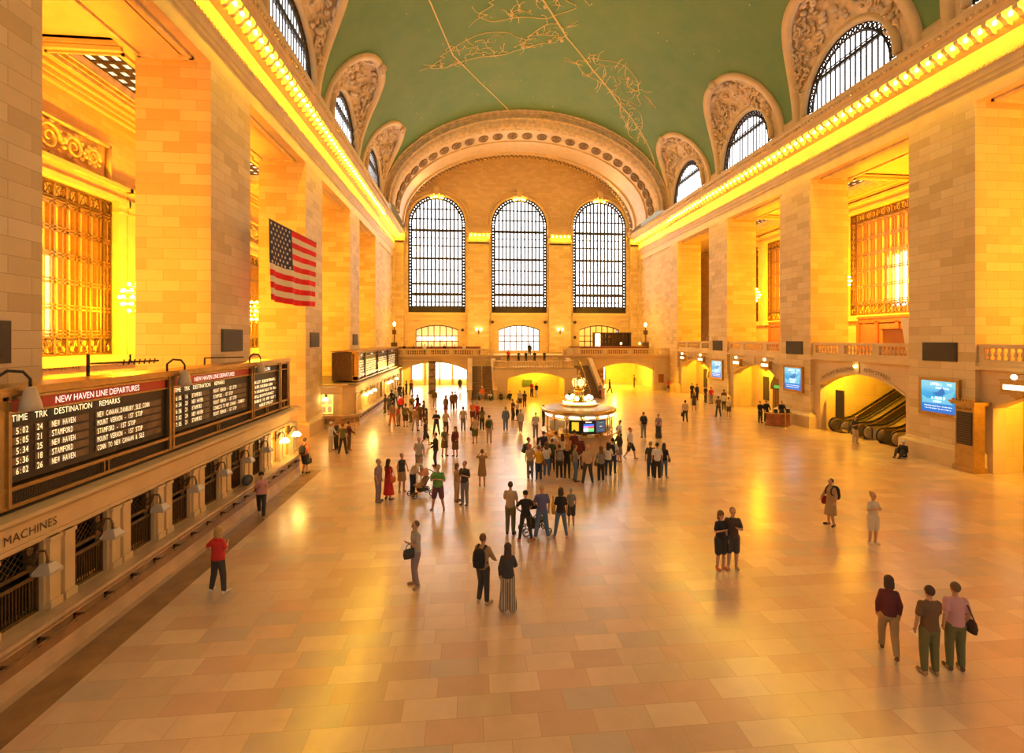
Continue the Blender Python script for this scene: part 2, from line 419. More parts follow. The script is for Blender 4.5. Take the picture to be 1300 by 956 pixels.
SKYG = emit('dull_skylight_glass', (1,.85,.62), .9)
side(-1, 's'); side(1, 'n')

# ================================================================ vault
VA, VB, VZ = 17.9, 11.9, 23.0
def vp(y, al, off=0): return ((VA-off)*math.cos(al), y, VZ+(VB-off)*math.sin(al))
AP = math.radians(34.5); LH = 5.4
def lun(t): return AP*math.sqrt(max(1-abs(t)**2.5, 0))
ys = []
y = -6.0
LC = [BAYS[0]-12.45]+BAYS
Ys = []
for c in BAYS:
    Ys += [c-LH-.8] + [c-LH*math.cos(PI*i/28) for i in range(29)]
Ys += [62.2]; Ys = [-6.0]+sorted(Ys)
def astart(y):
    for c in BAYS:
        if abs(y-c) < LH: return lun((y-c)/LH)
    return 0
mb = MB(); NA = 40
rings = []
for y in Ys:
    a0 = astart(y); rings.append([vp(y, a0+(PI-2*a0)*k/NA) for k in range(NA+1)])
mb.ring(rings, False, False)
m, nt, b = new_mat('green_ceiling_paint'); L = nt.links.new
tc = N(nt, 'ShaderNodeNewGeometry'); no = N(nt, 'ShaderNodeTexNoise'); no.inputs['Scale'].default_value = .35; no.inputs['Detail'].default_value = 9; no.inputs['Roughness'].default_value = .7
L(tc.outputs['Position'], no.inputs['Vector']); rp = N(nt, 'ShaderNodeValToRGB'); L(no.outputs['Fac'], rp.inputs[0])
rp.color_ramp.elements[0].position = .3; rp.color_ramp.elements[0].color = (.11,.25,.105,1); rp.color_ramp.elements[1].position = .75; rp.color_ramp.elements[1].color = (.19,.29,.12,1)
L(rp.outputs[0], b.inputs['Base Color']); b.inputs['Roughness'].default_value = .7; M['green'] = m
ceil = mb.build('ceiling', M['green'], kind='structure', smooth=True, origin=(0, 28, 23))
# painted gold lines and star figures on the vault
def vtube(pts, r, n=4): mb.tube([vp(y, math.radians(a), .03) for y, a in pts], r, n)
def interp(pts, n):
    out = []
    for i in range(len(pts)-1):
        for k in range(n): f = k/n; out.append((pts[i][0]*(1-f)+pts[i+1][0]*f, pts[i][1]*(1-f)+pts[i+1][1]*f))
    return out+[pts[-1]]
mb = MB(); vtube(interp([(36, 126), (39.3,125.2),(47.8,119.6),(54.3,110.1),(61.8,98.2)], 6), .07); mb.build('painted_line', M['gold_paint'], ceil)
mb = MB(); vtube(interp([(34,104),(41.6,93.6),(46.5,84.2),(50.8,73),(55.2,58.9),(59.3,38),(61.5,27)], 6), .09)
mb.build('painted_line', M['gold_paint'], ceil)
rr = random.Random(5)
def scribble(cy, ca, ly, la, n, rot):     # a loose star figure of curling strokes
    mb = MB()
    def P(u, v): return (cy+ly*2.2*v*math.cos(rot)+ly*2*u*math.sin(rot), ca+la*u*math.cos(rot)-la*.4*v*math.sin(rot))
    outl = [P((1+.12*math.sin(5*t)+.08*math.sin(9*t+1))*math.cos(t), .42*(1+.25*math.sin(3*t+.5))*math.sin(t)) for t in [i/40*2*PI for i in range(41)]]
    mb.tube([vp(y, math.radians(a), .03) for y, a in outl], .045, 4)
    for k in range(n):
        u, v = rr.uniform(-.9, .8), rr.uniform(-.35, .35); h = rr.uniform(0, 6.28); pts = []
        cur = rr.uniform(-1, 1)
        for i in range(12): pts.append(P(u, v)); u += .03*math.cos(h); v += .035*math.sin(h); h += cur*.35+rr.uniform(-.3, .3)
        mb.tube([vp(y, math.radians(a), .03) for y, a in pts], .035, 4)
    for k in range(4):                     # limbs
        u, v = (-1, -.2) if k < 2 else (.9, .1); h = PI if k < 2 else 0; h += rr.uniform(-.5, .5); pts = []
        for i in range(10): pts.append(P(u, v)); u += .06*math.cos(h); v += .05*math.sin(h); h += rr.uniform(-.25, .25)
        mb.tube([vp(y, math.radians(a), .03) for y, a in pts], .035, 4)
    for k in range(7):
        y, a = P(rr.uniform(-1, 1), rr.uniform(-.4, .4)); mb.ball(vp(y, math.radians(a), .03), rr.choice([.09, .12, .2]), 8, 4)
    mb.build('painted_figure', M['gold_paint'], ceil)
scribble(47.8, 111, 2.0, 15, 26, .08); scribble(51.3, 65, 2.6, 13, 34, -.28); scribble(57.3, 50, 2.4, 8, 20, -.5); scribble(42.0, 98, 2.4, 12, 22, .1); scribble(46.5, 91, 1.6, 6, 8, .3)
mb = MB()
for k in range(70):
    y, a = rr.uniform(24, 61), rr.uniform(40, 140); mb.ball(vp(y, math.radians(a), .02), rr.choice([.04, .05, .08]), 6, 3)
mb.build('painted_star_scatter', M['gold_paint'], ceil); bpy.data.objects['painted_star_scatter']['kind'] = 'stuff'

# lunettes
WR = 3.95; WZ = 23.35
def lunette(sg, c):
    S = [PI*i/32 for i in range(33)]
    XW = 17.75
    def wcurve(t, r=WR, x=XW): return Vector((sg*x, c-r*math.cos(t), WZ+r*.97*math.sin(t)))
    def vcurve(t, off=0, grow=0):
        yy = c-(LH+grow)*math.cos(t); a = (AP+grow*.06)*math.sqrt(max(1-abs(math.cos(t))**2.5, 0)); p = vp(yy, a, off); return Vector((sg*p[0], p[1], p[2]))
    mb = MB(); rings = []; K = 12
    for t in S:
        w, v = wcurve(t), vcurve(t); r = []
        for k in range(K+1):
            f = k/K; p = w.lerp(v, f); p.z += .9*math.sin(PI*f)*math.sin(t)   # slightly domed shell
            nz = noise.noise(Vector((p.y*1.3, p.z*1.3+sg*9, p.x*1.3)))*.22*min(1, 4*math.sin(PI*f))*math.sin(t)
            p.z -= nz+.05; p.x -= sg*nz*.5; r.append(tuple(p))
        rings.append(r)
    mb.ring(rings, False, False)
    l = mb.build('lunette', M['carved'], ceil, smooth=True)
    mb = MB()      # raised flat border
    rings = []
    for t in S: rings.append([tuple(vcurve(t, o, g)) for o, g in ((.0, .28), (.16, .26), (.20, -.1), (.14, -.42), (-.1, -.45))])
    mb.ring(rings, False, False); mb.build('lunette_border', M['smooth'], l, smooth=True)
    mb = MB()
    mb.tube([wcurve(t, WR+.2, XW-.1) for t in S], .24, 8); mb.build('roll_moulding', M['smooth'], l, smooth=True)
    mb = MB(); r2 = random.Random(int(c*10)+sg)   # carved figures and leaves
    for k in range(150):
        t = r2.uniform(.35, PI-.35); f = r2.uniform(.12, .86)*1.0
        p = wcurve(t).lerp(vcurve(t), f); p.z += .9*math.sin(PI*f)*math.sin(t)-.12; p.x -= sg*.1
        if abs(t-PI/2) < .28 or k % 2: mb.ball(p, r2.uniform(.10, .30), 7, 4, (1, r2.uniform(.5, 1.6), r2.uniform(.4, 1)))
        else:
            h = r2.uniform(0, 6.28); pts = []
            for i in range(7): pts.append(tuple(p)); p = p+Vector((-sg*.06*math.sin(h), .16*math.cos(h), .14*math.sin(h))); h += .55
            mb.tube(pts, [.11, .12, .11, .10, .09, .07, .05], 5)
    mb.build('carved_relief', M['carved'], l, smooth=True)
    mb = MB(); p = vcurve(PI/2, .15)
    for k in range(14):
        a = k/14*2*PI; mb.ball((p.x+sg*.1*math.cos(a*3), p.y+.32*math.cos(a), p.z+.32*math.sin(a)), .2, 6, 4)
    mb.ball(p, .4, 8, 5); mb.build('boss', M['carved'], l, smooth=True)
for sg in (-1, 1):
    for c in BAYS[1:]: lunette(sg, c)
    for i, c in enumerate(BAYS[1:]):
        wi = thing('window_%d' % (20+i+(0 if sg < 0 else 4)), '', '', (sg*17.95, c, WZ-.3), kind='structure')
        mb = MB(); S = [PI*i/24 for i in range(25)]; X0 = sg*17.85
        for r0 in (WR, WR-.5):
            mb.tube([(X0, c-r0*math.cos(t), WZ+r0*.97*math.sin(t)) for t in S], .09, 4)
        for k in range(26):
            t = PI*(k+.5)/26; r0 = WR-.25
            mb.tube([(X0, c-r0*math.cos(t)+.17*math.cos(q/6*2*PI), WZ+r0*.97*math.sin(t)+.17*math.sin(q/6*2*PI)) for q in range(6)], .08, 4, loop=True)
        k = -WR+.5
        while k < WR-.3:
            h = math.sqrt(max((WR-.45)**2-k*k, 0)); mb.box(X0-.03, X0+.03, c+k-.06, c+k+.06, WZ-.3, WZ+h); k += .46
        mb.box(X0-.1, X0+.1, c-WR, c+WR, WZ-.35, WZ-.2); mb.box(X0-.09, X0+.09, c-WR+.7, c+WR-.7, WZ+1.9, WZ+2.12); mb.box(X0-.06, X0+.06, c-WR+.7, c+WR-.7, WZ+2.25, WZ+2.3)
        mb.build('frame', M['iron'], wi)
        mb = MB(); n = len(S); mb.v = [(sg*18.05, c-(WR+.3)*math.cos(t), WZ+(WR+.3)*.97*math.sin(t)) for t in S]+[(sg*18.05, c+WR+.3, WZ-.4), (sg*18.05, c-WR-.3, WZ-.4)]
        mb.f = [tuple(range(n+2))]; mb.build('pane', M['daylight'], wi)
    # plain band at the foot of the vault
    mb = MB(); 
    for y0, y1 in [(-6, .4)]+[(c+LH-.25, c+12.45-LH+.25) for c in BAYS[:4]]+[(BAYS[4]+LH-.25, 62)]:
        mb.sweep([(-.02, 0), (.12, 0), (.12, .62), (.02, .8), (-.02, .8)], lambda t, o, z, y0=y0: (sg*(VA*math.sqrt(max(1-(z/VB)**2, 0))-o), t, VZ+z), [y0, y1])
    mb.build('springing_band', M['smooth'], ceil)
    mb = MB(); mb.box(*sorted((sg*18.2, sg*17.6)), -6, 76, 22.7, 23.15); mb.build('vault_ledge', M['smooth'], ceil)

# ================================================================ end arch: ring face and decorated soffit
def el(a, b, t, y, z0=23.0): return (a*math.cos(t), y, z0+b*math.sin(t))
T = [PI*i/64 for i in range(65)]
mb = MB()
prof = [(18.2,12.0,62.0),(17.95,11.95,61.6),(17.75,11.8,61.55),(17.65,11.7,61.75),(17.5,11.55,61.7),(17.45,11.5,61.95),(17.2,11.2,61.95),(17.1,11.1,61.8),(16.95,10.9,61.8),(16.9,10.85,62.1),(16.65,10.45,62.2),(16.55,10.1,62.5),(16.5,9.85,62.9)]
mb.ring([[el(a, b, t, y) for a, b, y in prof] for t in T], False, False)
arch = mb.build('trim_3', M['carved'], kind='structure')
mb = MB()
for i in range(150):
    t = PI*(i+.5)/150
    for a, b, y, r in ((17.33, 11.35, 61.93, .13), (17.03, 11.0, 61.8, .10)):
        mb.ball(el(a, b, t, y), r, 5, 3, (1, .6, 1))
mb.build('leaf_moulding', M['carved'], arch)
mb = MB()   # soffit rising towards the end wall
sof = [(16.5,9.85,62.9),(16.55,9.9,66.3),(16.35,9.75,66.35),(16.35,9.75,66.8),(16.6,10.0,66.9),(16.75,10.3,71.5),(16.5,10.1,71.6),(16.5,10.1,72.0),(16.8,10.4,72.1),(17.1,11.1,76.0)]
mb.ring([[el(a, b, t, y) for a, b, y in sof] for t in T], False, False); mb.build('arch_soffit', M['smooth'], arch)
mb = MB()
for i in range(27):    # carved rosettes
    t = PI*(i+.5)/27; c = Vector(el(16.42, 9.8, t, 64.6)); tx = Vector((-16.4*math.sin(t), 0, 9.8*math.cos(t))).normalized(); ty = Vector((0, 1, 0))
    for r, q in ((.55, .13), (.28, .10)): mb.tube([c+tx*r*math.cos(k/12*2*PI)+ty*r*1.5*math.sin(k/12*2*PI) for k in range(12)], q, 5, loop=True)
    mb.ball(c, .17, 6, 4)
mb.build('rosette_row', M['bronze_stone'] if 'bronze_stone' in M else plain('dusty_carving', (.30,.20,.11), .7), arch, smooth=True)
mb = MB()
for i in range(40):
    t = PI*(i+.5)/40; c = Vector(el(16.85, 10.65, t, 74.2)); tx = Vector((-16.4*math.sin(t), 0, 9.8*math.cos(t))).normalized()
    for k in range(5): mb.ball(c+tx*.28*(k-2)+Vector((0, .25*((k % 2)*2-1), 0)), .17, 5, 3)
mb.build('leaf_row', bpy.data.materials['dusty_carving'], arch)

# ================================================================ end wall
YE = 76.0; WX = [-12.3, .05, 12.45]; RW = 4.2
mb = MB()
arched(mb, lambda s, d, z: (s, YE+d, z), -19, 19, 9.6, 35.2, [(c-RW, c+RW, 10.6, round_arch(c-RW, c+RW, 23.9)) for c in WX], .9)
sm = [(c-3.15, c+3.15, 4.9, seg_arch(c-3.15, c+3.15, 8.05, 8.75)) for c in WX]
arched(mb, lambda s, d, z: (s, YE+.25+d, z), -19, 19, 0, 9.6, sm, .5)
wl = mb.build('wall_west', M['stone_small'], kind='structure')
mb = MB()    # pilasters, sills, keystones, arch mouldings
for x0, x1 in ((-19, -17.0), (-7.8, -4.45), (4.45, 7.95), (17.1, 19)):
    mb.box(x0+.1, x1-.1, YE-.45, YE, 4.6, 21.1)
mb.build('pilaster_shafts', M['stone'], wl)
mb = MB()
for x0, x1 in ((-19, -17.0), (-7.8, -4.45), (4.45, 7.95), (17.1, 19)):
    for o, z0, z1 in ((0, 20.9, 21.15), (.12, 21.15, 21.45), (.5, 22.35, 22.6), (.62, 22.6, 23.0), (.4, 23.0, 23.2), (.06, 21.45, 22.35)):
        mb.box(x0-o*.4, x1+o*.4, YE-.45-o, YE, z0, z1)
    k = x0+.25
    while k < x1-.1: mb.box(k-.07, k+.07, YE-.95, YE-.5, 21.9, 22.35); k += .62
for c in WX:
    mb.box(c-RW-.1, c+RW+.1, YE-.3, YE+.9, 10.2, 10.6); mb.box(c-RW, c+RW, YE-.15, YE, 9.5, 9.75)
    mb.tube([(c-(RW+.75)*math.cos(t), YE-.06, 23.9+(RW+.75)*math.sin(t)) for t in [PI*i/24 for i in range(25)]], .12, 6)
    mb.tube([(c-(RW+.2)*math.cos(t), YE-.06, 23.9+(RW+.2)*math.sin(t)) for t in [PI*i/24 for i in range(25)]], .14, 6)
    mb.box(c-.42, c+.42, YE-.5, YE, 28.2, 29.1); mb.box(c-.52, c+.52, YE-.6, YE, 29.1, 29.35); mb.box(c-.3, c+.3, YE-.42, YE, 28.0, 28.2)
mb.build('wall_mouldings', M['smooth'], wl)
for i, c in enumerate(WX):
    wi = thing('window_%d' % (i+1), '', '', (c, YE+.45, 10.6), kind='structure')
    Y0 = YE+.35; mb = MB(); ar = round_arch(c-RW, c+RW, 23.9)
    mb.box(c-RW, c+RW, Y0-.06, Y0+.1, 10.6, 11.45)
    nb = 13
    for k in range(1, nb):
        x = c-RW+.55+(2*RW-1.1)*k/nb
        mb.box(x-.125, x+.125, Y0, Y0+.1, 11.3, ar(x)-.5); 
    for z, h in ((22.9,.19),(24.6,.09),(26.1,.09),(20.6,.09),(18.7,.17),(17.0,.09),(14.9,.17),(13.35,.22),(12.2,.09),(11.5,.12),(21.8,.06)):
        hw = RW-.5 if z < 23.9 else math.sqrt(max((RW-.5)**2-(z-23.9)**2, 0)); mb.box(c-hw, c+hw, Y0-.03, Y0+.12, z-h, z+h)
    for r0 in (RW-.03, RW-.48):
        mb.tube([(c-r0, Y0, 10.6)]+[(c-r0*math.cos(t), Y0, 23.9+r0*math.sin(t)) for t in [PI*q/24 for q in range(25)]]+[(c+r0, Y0, 10.6)], .12, 4)
    mb.build('frame', M['iron'], wi)
    mb = MB()
    path = [(c-RW+.25, 11.2+.46*q) for q in range(28)]+[(c-(RW-.25)*math.cos(t), 23.9+(RW-.25)*math.sin(t)) for t in [PI*q/28 for q in range(1, 28)]]+[(c+RW-.25, 11.2+.46*q) for q in range(28)]
    for x, z in path: mb.tube([(x+.19*math.cos(q/6*2*PI), Y0, z+.19*math.sin(q/6*2*PI)) for q in range(6)], .105, 4, loop=True)
    mb.build('pierced_border', M['iron'], wi)
    mb = MB(); mb.v = [(c-4.4, Y0+.5, 10.5)]+[(c-4.4*math.cos(t), Y0+.5, 23.9+4.4*math.sin(t)) for t in [PI*q/20 for q in range(21)]]+[(c+4.4, Y0+.5, 10.5)]
    mb.f = [tuple(range(len(mb.v)))]; mb.build('pane', M['daylight'], wi)
    # small arched opening below
    wj = thing('window_%d' % (i+4), '', '', (c, YE+.6, 4.9), kind='structure'); mb = MB(); ar = seg_arch(c-3.15, c+3.15, 8.05, 8.75)
    for k in range(8): x = c-3.15+6.3*k/7; mb.box(x-.06, x+.06, YE+.45, YE+.6, 4.9, ar(x))
    for z in (7.1, 6.3): mb.box(c-3.15, c+3.15, YE+.45, YE+.6, z-.06, z+.06)
    pts = [(x, YE+.5, ar(x)-.04) for x in [c-3.15+6.3*q/12 for q in range(13)]]; mb.tube(pts, .09, 4); mb.build('frame', M['iron'], wj)
    mb = MB(); mb.quad((c-3.2, YE+2.2, 4.8), (c+3.2, YE+2.2, 4.8), (c+3.2, YE+2.2, 9), (c-3.2, YE+2.2, 9))
    mb.build('pane', [emit('restaurant_glow', (1,.55,.18), .7), M['daylight_dim'], emit('bar_glow', (1,.50,.08), .8)][i], wj)
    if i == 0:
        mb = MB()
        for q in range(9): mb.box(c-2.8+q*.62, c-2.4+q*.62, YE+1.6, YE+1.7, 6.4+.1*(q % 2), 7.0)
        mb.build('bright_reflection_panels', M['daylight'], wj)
# wall behind the upper arch and closing slabs above the aisles, so no outside light leaks in
mb = MB(); mb.box(-26.5, -18.5, 76, 76.4, 0, 20); mb.box(18.5, 26.5, 76, 76.4, 0, 20)
mb.box(-26.6, -18.0, -2, 76, 19.95, 20.2) if False else None
mb.build('wall_end', M['stone_small'], kind='structure')
# ================================================================ balusters and balustrades
def baluster_mb(h=.62, r=.075):
    return MB().lathe([(r*.9,0),(r*.9,.06),(r*.55,.09),(r*1.25,.2),(r*1.3,.27),(r*.6,.42),(r*.5,.5),(r*.9,.53),(r*.9,h)], n=8)
_bal = None
def balustrade(name, label, a, b, z0, posts, rail_h=.92, group=None, n_between=9, deep=.34, low=.16):
    """a,b: ends (x,y); runs straight; posts: fractions of solid piers"""
    global _bal
    a, b = Vector((*a, z0)), Vector((*b, z0)); d = (b-a); Ln = d.length; d.normalize(); nrm = Vector((-d.y, d.x, 0))
    t = thing(name, label, 'balustrade', tuple((a+b)/2), 0, group)
    def bx(mb, s0, s1, w, zz0, zz1):
        P = [a+d*s+nrm*o for s in (s0, s1) for o in (-w/2, w/2)]
        n = len(mb.v); mb.v += [(p.x, p.y, z0+z) for z in (zz0, zz1) for p in P]
        mb.f += [(n, n+1, n+3, n+2), (n+4, n+6, n+7, n+5), (n, n+2, n+6, n+4), (n+2, n+3, n+7, n+6), (n+3, n+1, n+5, n+7), (n+1, n, n+4, n+5)]
    mb = MB(); bx(mb, 0, Ln, deep, rail_h-.15, rail_h); bx(mb, 0, Ln, deep*.8, rail_h-.2, rail_h-.15); mb.build('rail', M['smooth'], t)
    mb = MB(); bx(mb, 0, Ln, deep, 0, low); mb.build('base', M['smooth'], t)
    cuts = sorted(posts); pw = .55; spans = []; cur = 0
    for c in cuts:
        s = c*Ln; s0, s1 = max(s-pw/2, 0), min(s+pw/2, Ln)
        mb = MB(); bx(mb, s0, s1, deep*.92, low, rail_h-.18); mb.build('pier_block', M['smooth'], t)
        if s0 > cur: spans.append((cur, s0))
        cur = s1
    if cur < Ln-.01: spans.append((cur, Ln))
    first = None
    for s0, s1 in spans:
        n = max(1, round((s1-s0)/.29))
        for i in range(n):
            p = a+d*(s0+(s1-s0)*(i+.5)/n)
            if _bal is None:
                o = baluster_mb(rail_h-.2-low).build('baluster', M['smooth'], t, smooth=True, local=True); _bal = o.data
            else:
                o = bpy.data.objects.new('baluster', _bal); COL.objects.link(o); o.parent = t
            o.location = (p-(a+b)/2)+Vector((0, 0, low))
    return t

def marks(fn, length, h, mat, parent, name='lettering'):     # writing too small to read in the photo
    mb = MB(); x = 0
    while x < length-.02:
        w = h*R.uniform(.25, .55)
        if R.random() > .14:
            for a, b, c, d in ((x, x+w*.3, -h/2, h/2), (x+w*.3, x+w*.85, -h/2 if R.random() < .5 else h*.2, -h*.25 if R.random() < .5 else h/2)): mb.quad(fn(a, c), fn(b, c), fn(b, d), fn(a, d))
        x += w+h*.12
    return mb.build(name, mat, parent)

# ================================================================ north side: balcony front over the arches
NB = [(3, BAYS[1], 'at the right edge of the view'), (2, BAYS[2], 'above the escalator arch'), (1, BAYS[3], 'above the brown-doored archway'), (0, BAYS[4], 'above the farthest track archway')]
M['recess'] = blocks('plain_panel_stone', 2.4, 1.1, [(.68,.51,.32),(.66,.49,.30)], (.5,.36,.2), .014, rough=.5, bump=.05)
for k, c, where in NB:
    a, b = c-4.25, c+4.25
    FX = 18.62
    mb = MB(); ar = seg_arch(c-3.7, c+3.7, 3.25, 4.3)
    arched(mb, lambda s, d, z: (FX+d, s, z), a-.1, b+.1, 0, 5.2, [(c-3.7, c+3.7, 0, ar)], .7 if k != 2 else .6)
    p = mb.build('wall_north', M['recess'], kind='structure')
    mb = MB()
    for s in [c-3.7+7.4*i/24 for i in range(24)]:
        s2 = s+7.4/24; mb.v += []; 
        mb.quad((FX-.06, s, ar(s)), (FX-.06, s2, ar(s2)), (FX-.06, s2, ar(s2)+.16), (FX-.06, s, ar(s)+.16)); mb.quad((FX, s, ar(s)), (FX, s2, ar(s2)), (FX-.06, s2, ar(s2)), (FX-.06, s, ar(s)))
        mb.quad((FX, s, ar(s)+.16), (FX, s2, ar(s2)+.16), (FX-.06, s2, ar(s2)+.16), (FX-.06, s, ar(s)+.16))
    mb.box(FX-.1, FX, c-.14, c+.14, 4.3, 5.15); mb.box(FX-.05, FX, a, b, 4.95, 5.15)
    mb.box(FX-.35, FX+.3, a-.1, b+.1, 5.15, 5.32); mb.box(FX-.25, FX+.3, a-.1, b+.1, 5.32, 5.5)
    mb.build('cornice', M['smooth'], p)
    mb = MB(); mb.box(FX, 26, a-2.2, b+2.2, 5.1, 5.46); mb.build('floor', M['marble'], kind='structure')
    balustrade('balustrade', 'pale stone balustrade on the side balcony '+where, (FX-.02, a-.02), (FX-.02, b+.02), 5.5, [0, .28, .72, 1] if k != 2 else [0, .31, .66, 1], group=None)
def arcname(txt, c, cy, sgn=1, size=.34, z=4.25, sp=1.1):
    ar = seg_arch(c-3.7, c+3.7, 3.25, 4.3)
    def fn(x, y):
        s = cy-x; return (18.55, s, ar(s)+.38+y)
    return text(txt, size, fn, M['dark_letter'], 'lettering', bpy.data.objects['wall_north.%03d' % WN[c]], spacing=sp)
names = [o for o in bpy.data.objects if o.name.startswith('wall_north.')]
WN = {}
for o in names:
    for k, c, w in NB:
        if abs(ORG[o.name].y-c) < 1: WN[c] = int(o.name.split('.')[1])
arcname('METLIFE BUILDING', BAYS[2], BAYS[2]+1.9); arcname('45TH STREET', BAYS[2], BAYS[2]-1.6)

# passages behind the arches (lit vestibules)
M['vest'] = blocks('vestibule_stone', 1.6, .8, [(.74,.56,.28),(.70,.52,.26)], (.5,.36,.16), .014, rough=.5)
def vestibule(c, dep, x0=19.3, jog=None):
    mb = MB(); a, b = c-3.9, c+3.9
    mb.quad((x0+dep, a, 0), (x0+dep, b, 0), (x0+dep, b, 4.7), (x0+dep, a, 4.7)); mb.quad((x0-.1, b, 0), (x0+dep, b, 0), (x0+dep, b, 4.7), (x0-.1, b, 4.7))
    mb.quad((x0-.1, a, 0), (x0+dep, a, 0), (x0+dep, a, 4.7), (x0-.1, a, 4.7)); mb.quad((x0-.1, a, 4.7), (x0+dep, a, 4.7), (x0+dep, b, 4.7), (x0-.1, b, 4.7))
    return mb.build('wall_north', M['vest'], kind='structure')
for c, dep in ((BAYS[1], 1.2), (BAYS[3], 3.4), (BAYS[4], 3.4)): vestibule(c, dep)
mb = MB(); c = BAYS[2]
mb.quad((19.1, c+3.9, 0), (30, c+3.9, 0), (30, c+3.9, 4.75), (19.1, c+3.9, 4.75)); mb.quad((19.1, c-3.9, 0), (30, c-3.9, 0), (30, c-3.9, 4.75), (19.1, c-3.9, 4.75))
mb.quad((26.5, c-3.9, 0), (26.5, c+3.9, 0), (26.5, c+3.9, 4.75), (26.5, c-3.9, 4.75)); mb.quad((19.1, c-3.9, 4.75), (26.5, c-3.9, 4.75), (26.5, c+3.9, 4.75), (19.1, c+3.9, 4.75))
mb.build('wall_north', M['vest'], kind='structure')
# inner doorway arches with awning-like lit vault in the two far bays
for c in (BAYS[3], BAYS[4]):
    mb = MB(); arched(mb, lambda s, d, z: (20.6+d, s, z), c-3.9, c+3.9, 0, 4.7, [(c-2.9, c-.1, 0, round_arch(c-2.9, c-.1, 2.1))], .5)
    w = mb.build('wall_north', M['vest'], kind='structure')
    mb = MB(); S = [PI*i/16 for i in range(17)]
    mb.ring([[(20.6-q, c-1.5-(1.4+r)*math.cos(t), 2.1+(1.4+r)*math.sin(t)) for q, r in ((0,0),(.5,.05),(.5,.25),(0,.3))] for t in S], False, False); mb.build('arch_hood', M['vest'], w)
    d = thing('door_%d' % (1 if c == BAYS[3] else 2), '', '', (21.0, c-1.5, 0), kind='structure')
    for s_ in (-1, 1):
        mb = MB(); y0, y1 = sorted((c-1.5+s_*.04, c-1.5+s_*1.35))
        mb.box(20.9, 21.0, y0, y1, 0, .35); mb.box(20.9, 21.0, y0, y1, 2.1, 2.3); mb.box(20.9, 21.0, y0, y0+.12, 0, 2.3); mb.box(20.9, 21.0, y1-.12, y1, 0, 2.3)
        for q in range(3): yy = y0+.12+(y1-y0-.24)*(q+1)/4; mb.box(20.93, 20.97, yy-.015, yy+.015, .35, 2.1)
        mb.build('door_leaf', M['bronze'], d)
    mb = MB(); mb.box(20.96, 20.98, c-2.8, c-.2, .3, 2.1); mb.build('glass', plain('dark_door_glass', (.08,.05,.03), .1), d)
    mb = MB(); mb.box(20.5, 20.58, c+.9, c+1.75, .9, 3.1)
    tag(mb.build('notice_board', M['vent']), 'tall dark framed notice panel on the yellow wall inside the %s track archway' % ('nearer' if c == BAYS[3] else 'farther'), 'notice board')
# glass and brown metal doors right of the nearer track archway
t = thing('door_3', '', '', (19.9, BAYS[3]-3.0, 0), kind='structure')
mb = MB(); y0 = BAYS[3]-3.65
mb.box(19.0, 19.12, y0, y0+1.5, 0, 2.9)
mb.build('panel', M['bronze'], t)
mb = MB(); mb.box(18.96, 18.99, y0+.3, y0+1.2, 2.45, 2.7); mb.build('exit_sign', emit('green_exit_sign', (.05,.45,.08), .7), t)
mb = MB()
for q in range(7): mb.box(18.97, 19.0, y0+.1+q*.2, y0+.16+q*.2, .2, 2.3)
mb.build('door_bars', M['bronze_light'], t)
# notice panels in the nearest bays
def notice(x, y0, y1, z0, z1, lab, rows=14):
    t = thing('notice_board', lab, 'notice board', (x, (y0+y1)/2, z0))
    mb = MB(); mb.box(x-.04, x+.04, y0, y1, z0, z1); mb.build('panel', M['vent'], t)
    mb = MB()
    for i in range(rows): z = z0+.1+(z1-z0-.2)*i/rows; mb.box(x-.05, x-.03, y0+.06, y1-.06, z, z+.012)
    mb.build('slats', M['bronze'], t)
    return t
notice(19.24, BAYS[2]+2.1, BAYS[2]+2.9, .95, 3.0, 'tall dark notice panel on the wall left of the escalators', 2)
bpy.data.objects['notice_board'].rotation_euler = (0, 0, 0)
notice(20.4, BAYS[1]+2.6, BAYS[1]+3.25, 1.15, 3.2, 'tall dark notice panel on the flat yellow wall beside the gate directory stand', 3)
# closed gate leaf in the nearest arch
mb = MB(); c = BAYS[1]; mb.box(20.42, 20.5, c+1.85, c+3.55, 0, 3.45); d = mb.build('door_4', plain('cream_gate_panel', (.74,.58,.34), .5), kind='structure')
mb = MB(); mb.box(20.36, 20.42, c+2.02, c+2.3, 1.28, 1.4); mb.build('door_plate', M['vent'], d)
mb = MB(); mb.ball((20.36, c+1.95, 1.05), .06); mb.build('door_handle', M['bronze'], d)

# gate directory stand
t = thing('gate_directory', 'bronze gate directory stand with a black slatted board against the nearest right pillar', 'directory stand', (18.05, 23.15, 0))
mb = MB(); mb.box(17.75, 18.35, 22.65, 23.65, 0, 3.35); mb.box(17.68, 18.4, 22.58, 23.72, 0, .25); mb.build('cabinet', M['bronze_light'], t)
mb = MB(); mb.box(17.62, 18.45, 22.52, 23.78, 3.35, 3.45); mb.box(17.56, 18.5, 22.46, 23.84, 3.45, 3.55)
for i in range(7): mb.box(17.6, 17.68, 22.6+i*.17, 22.68+i*.17, 3.55, 3.66)
mb.build('crest', M['bronze_light'], t)
mb = MB(); mb.box(17.72, 17.76, 22.75, 23.55, 1.35, 3.0); mb.build('board', M['board'], t)
mb = MB()
for i in range(13): mb.box(17.705, 17.725, 22.78, 23.52, 1.42+i*.12, 1.45+i*.12)
mb.build('slats', M['bronze'], t)
marks(lambda a, b: (17.74, 23.55-a, 3.17+b), .8, .12, M['dark_letter'], t)

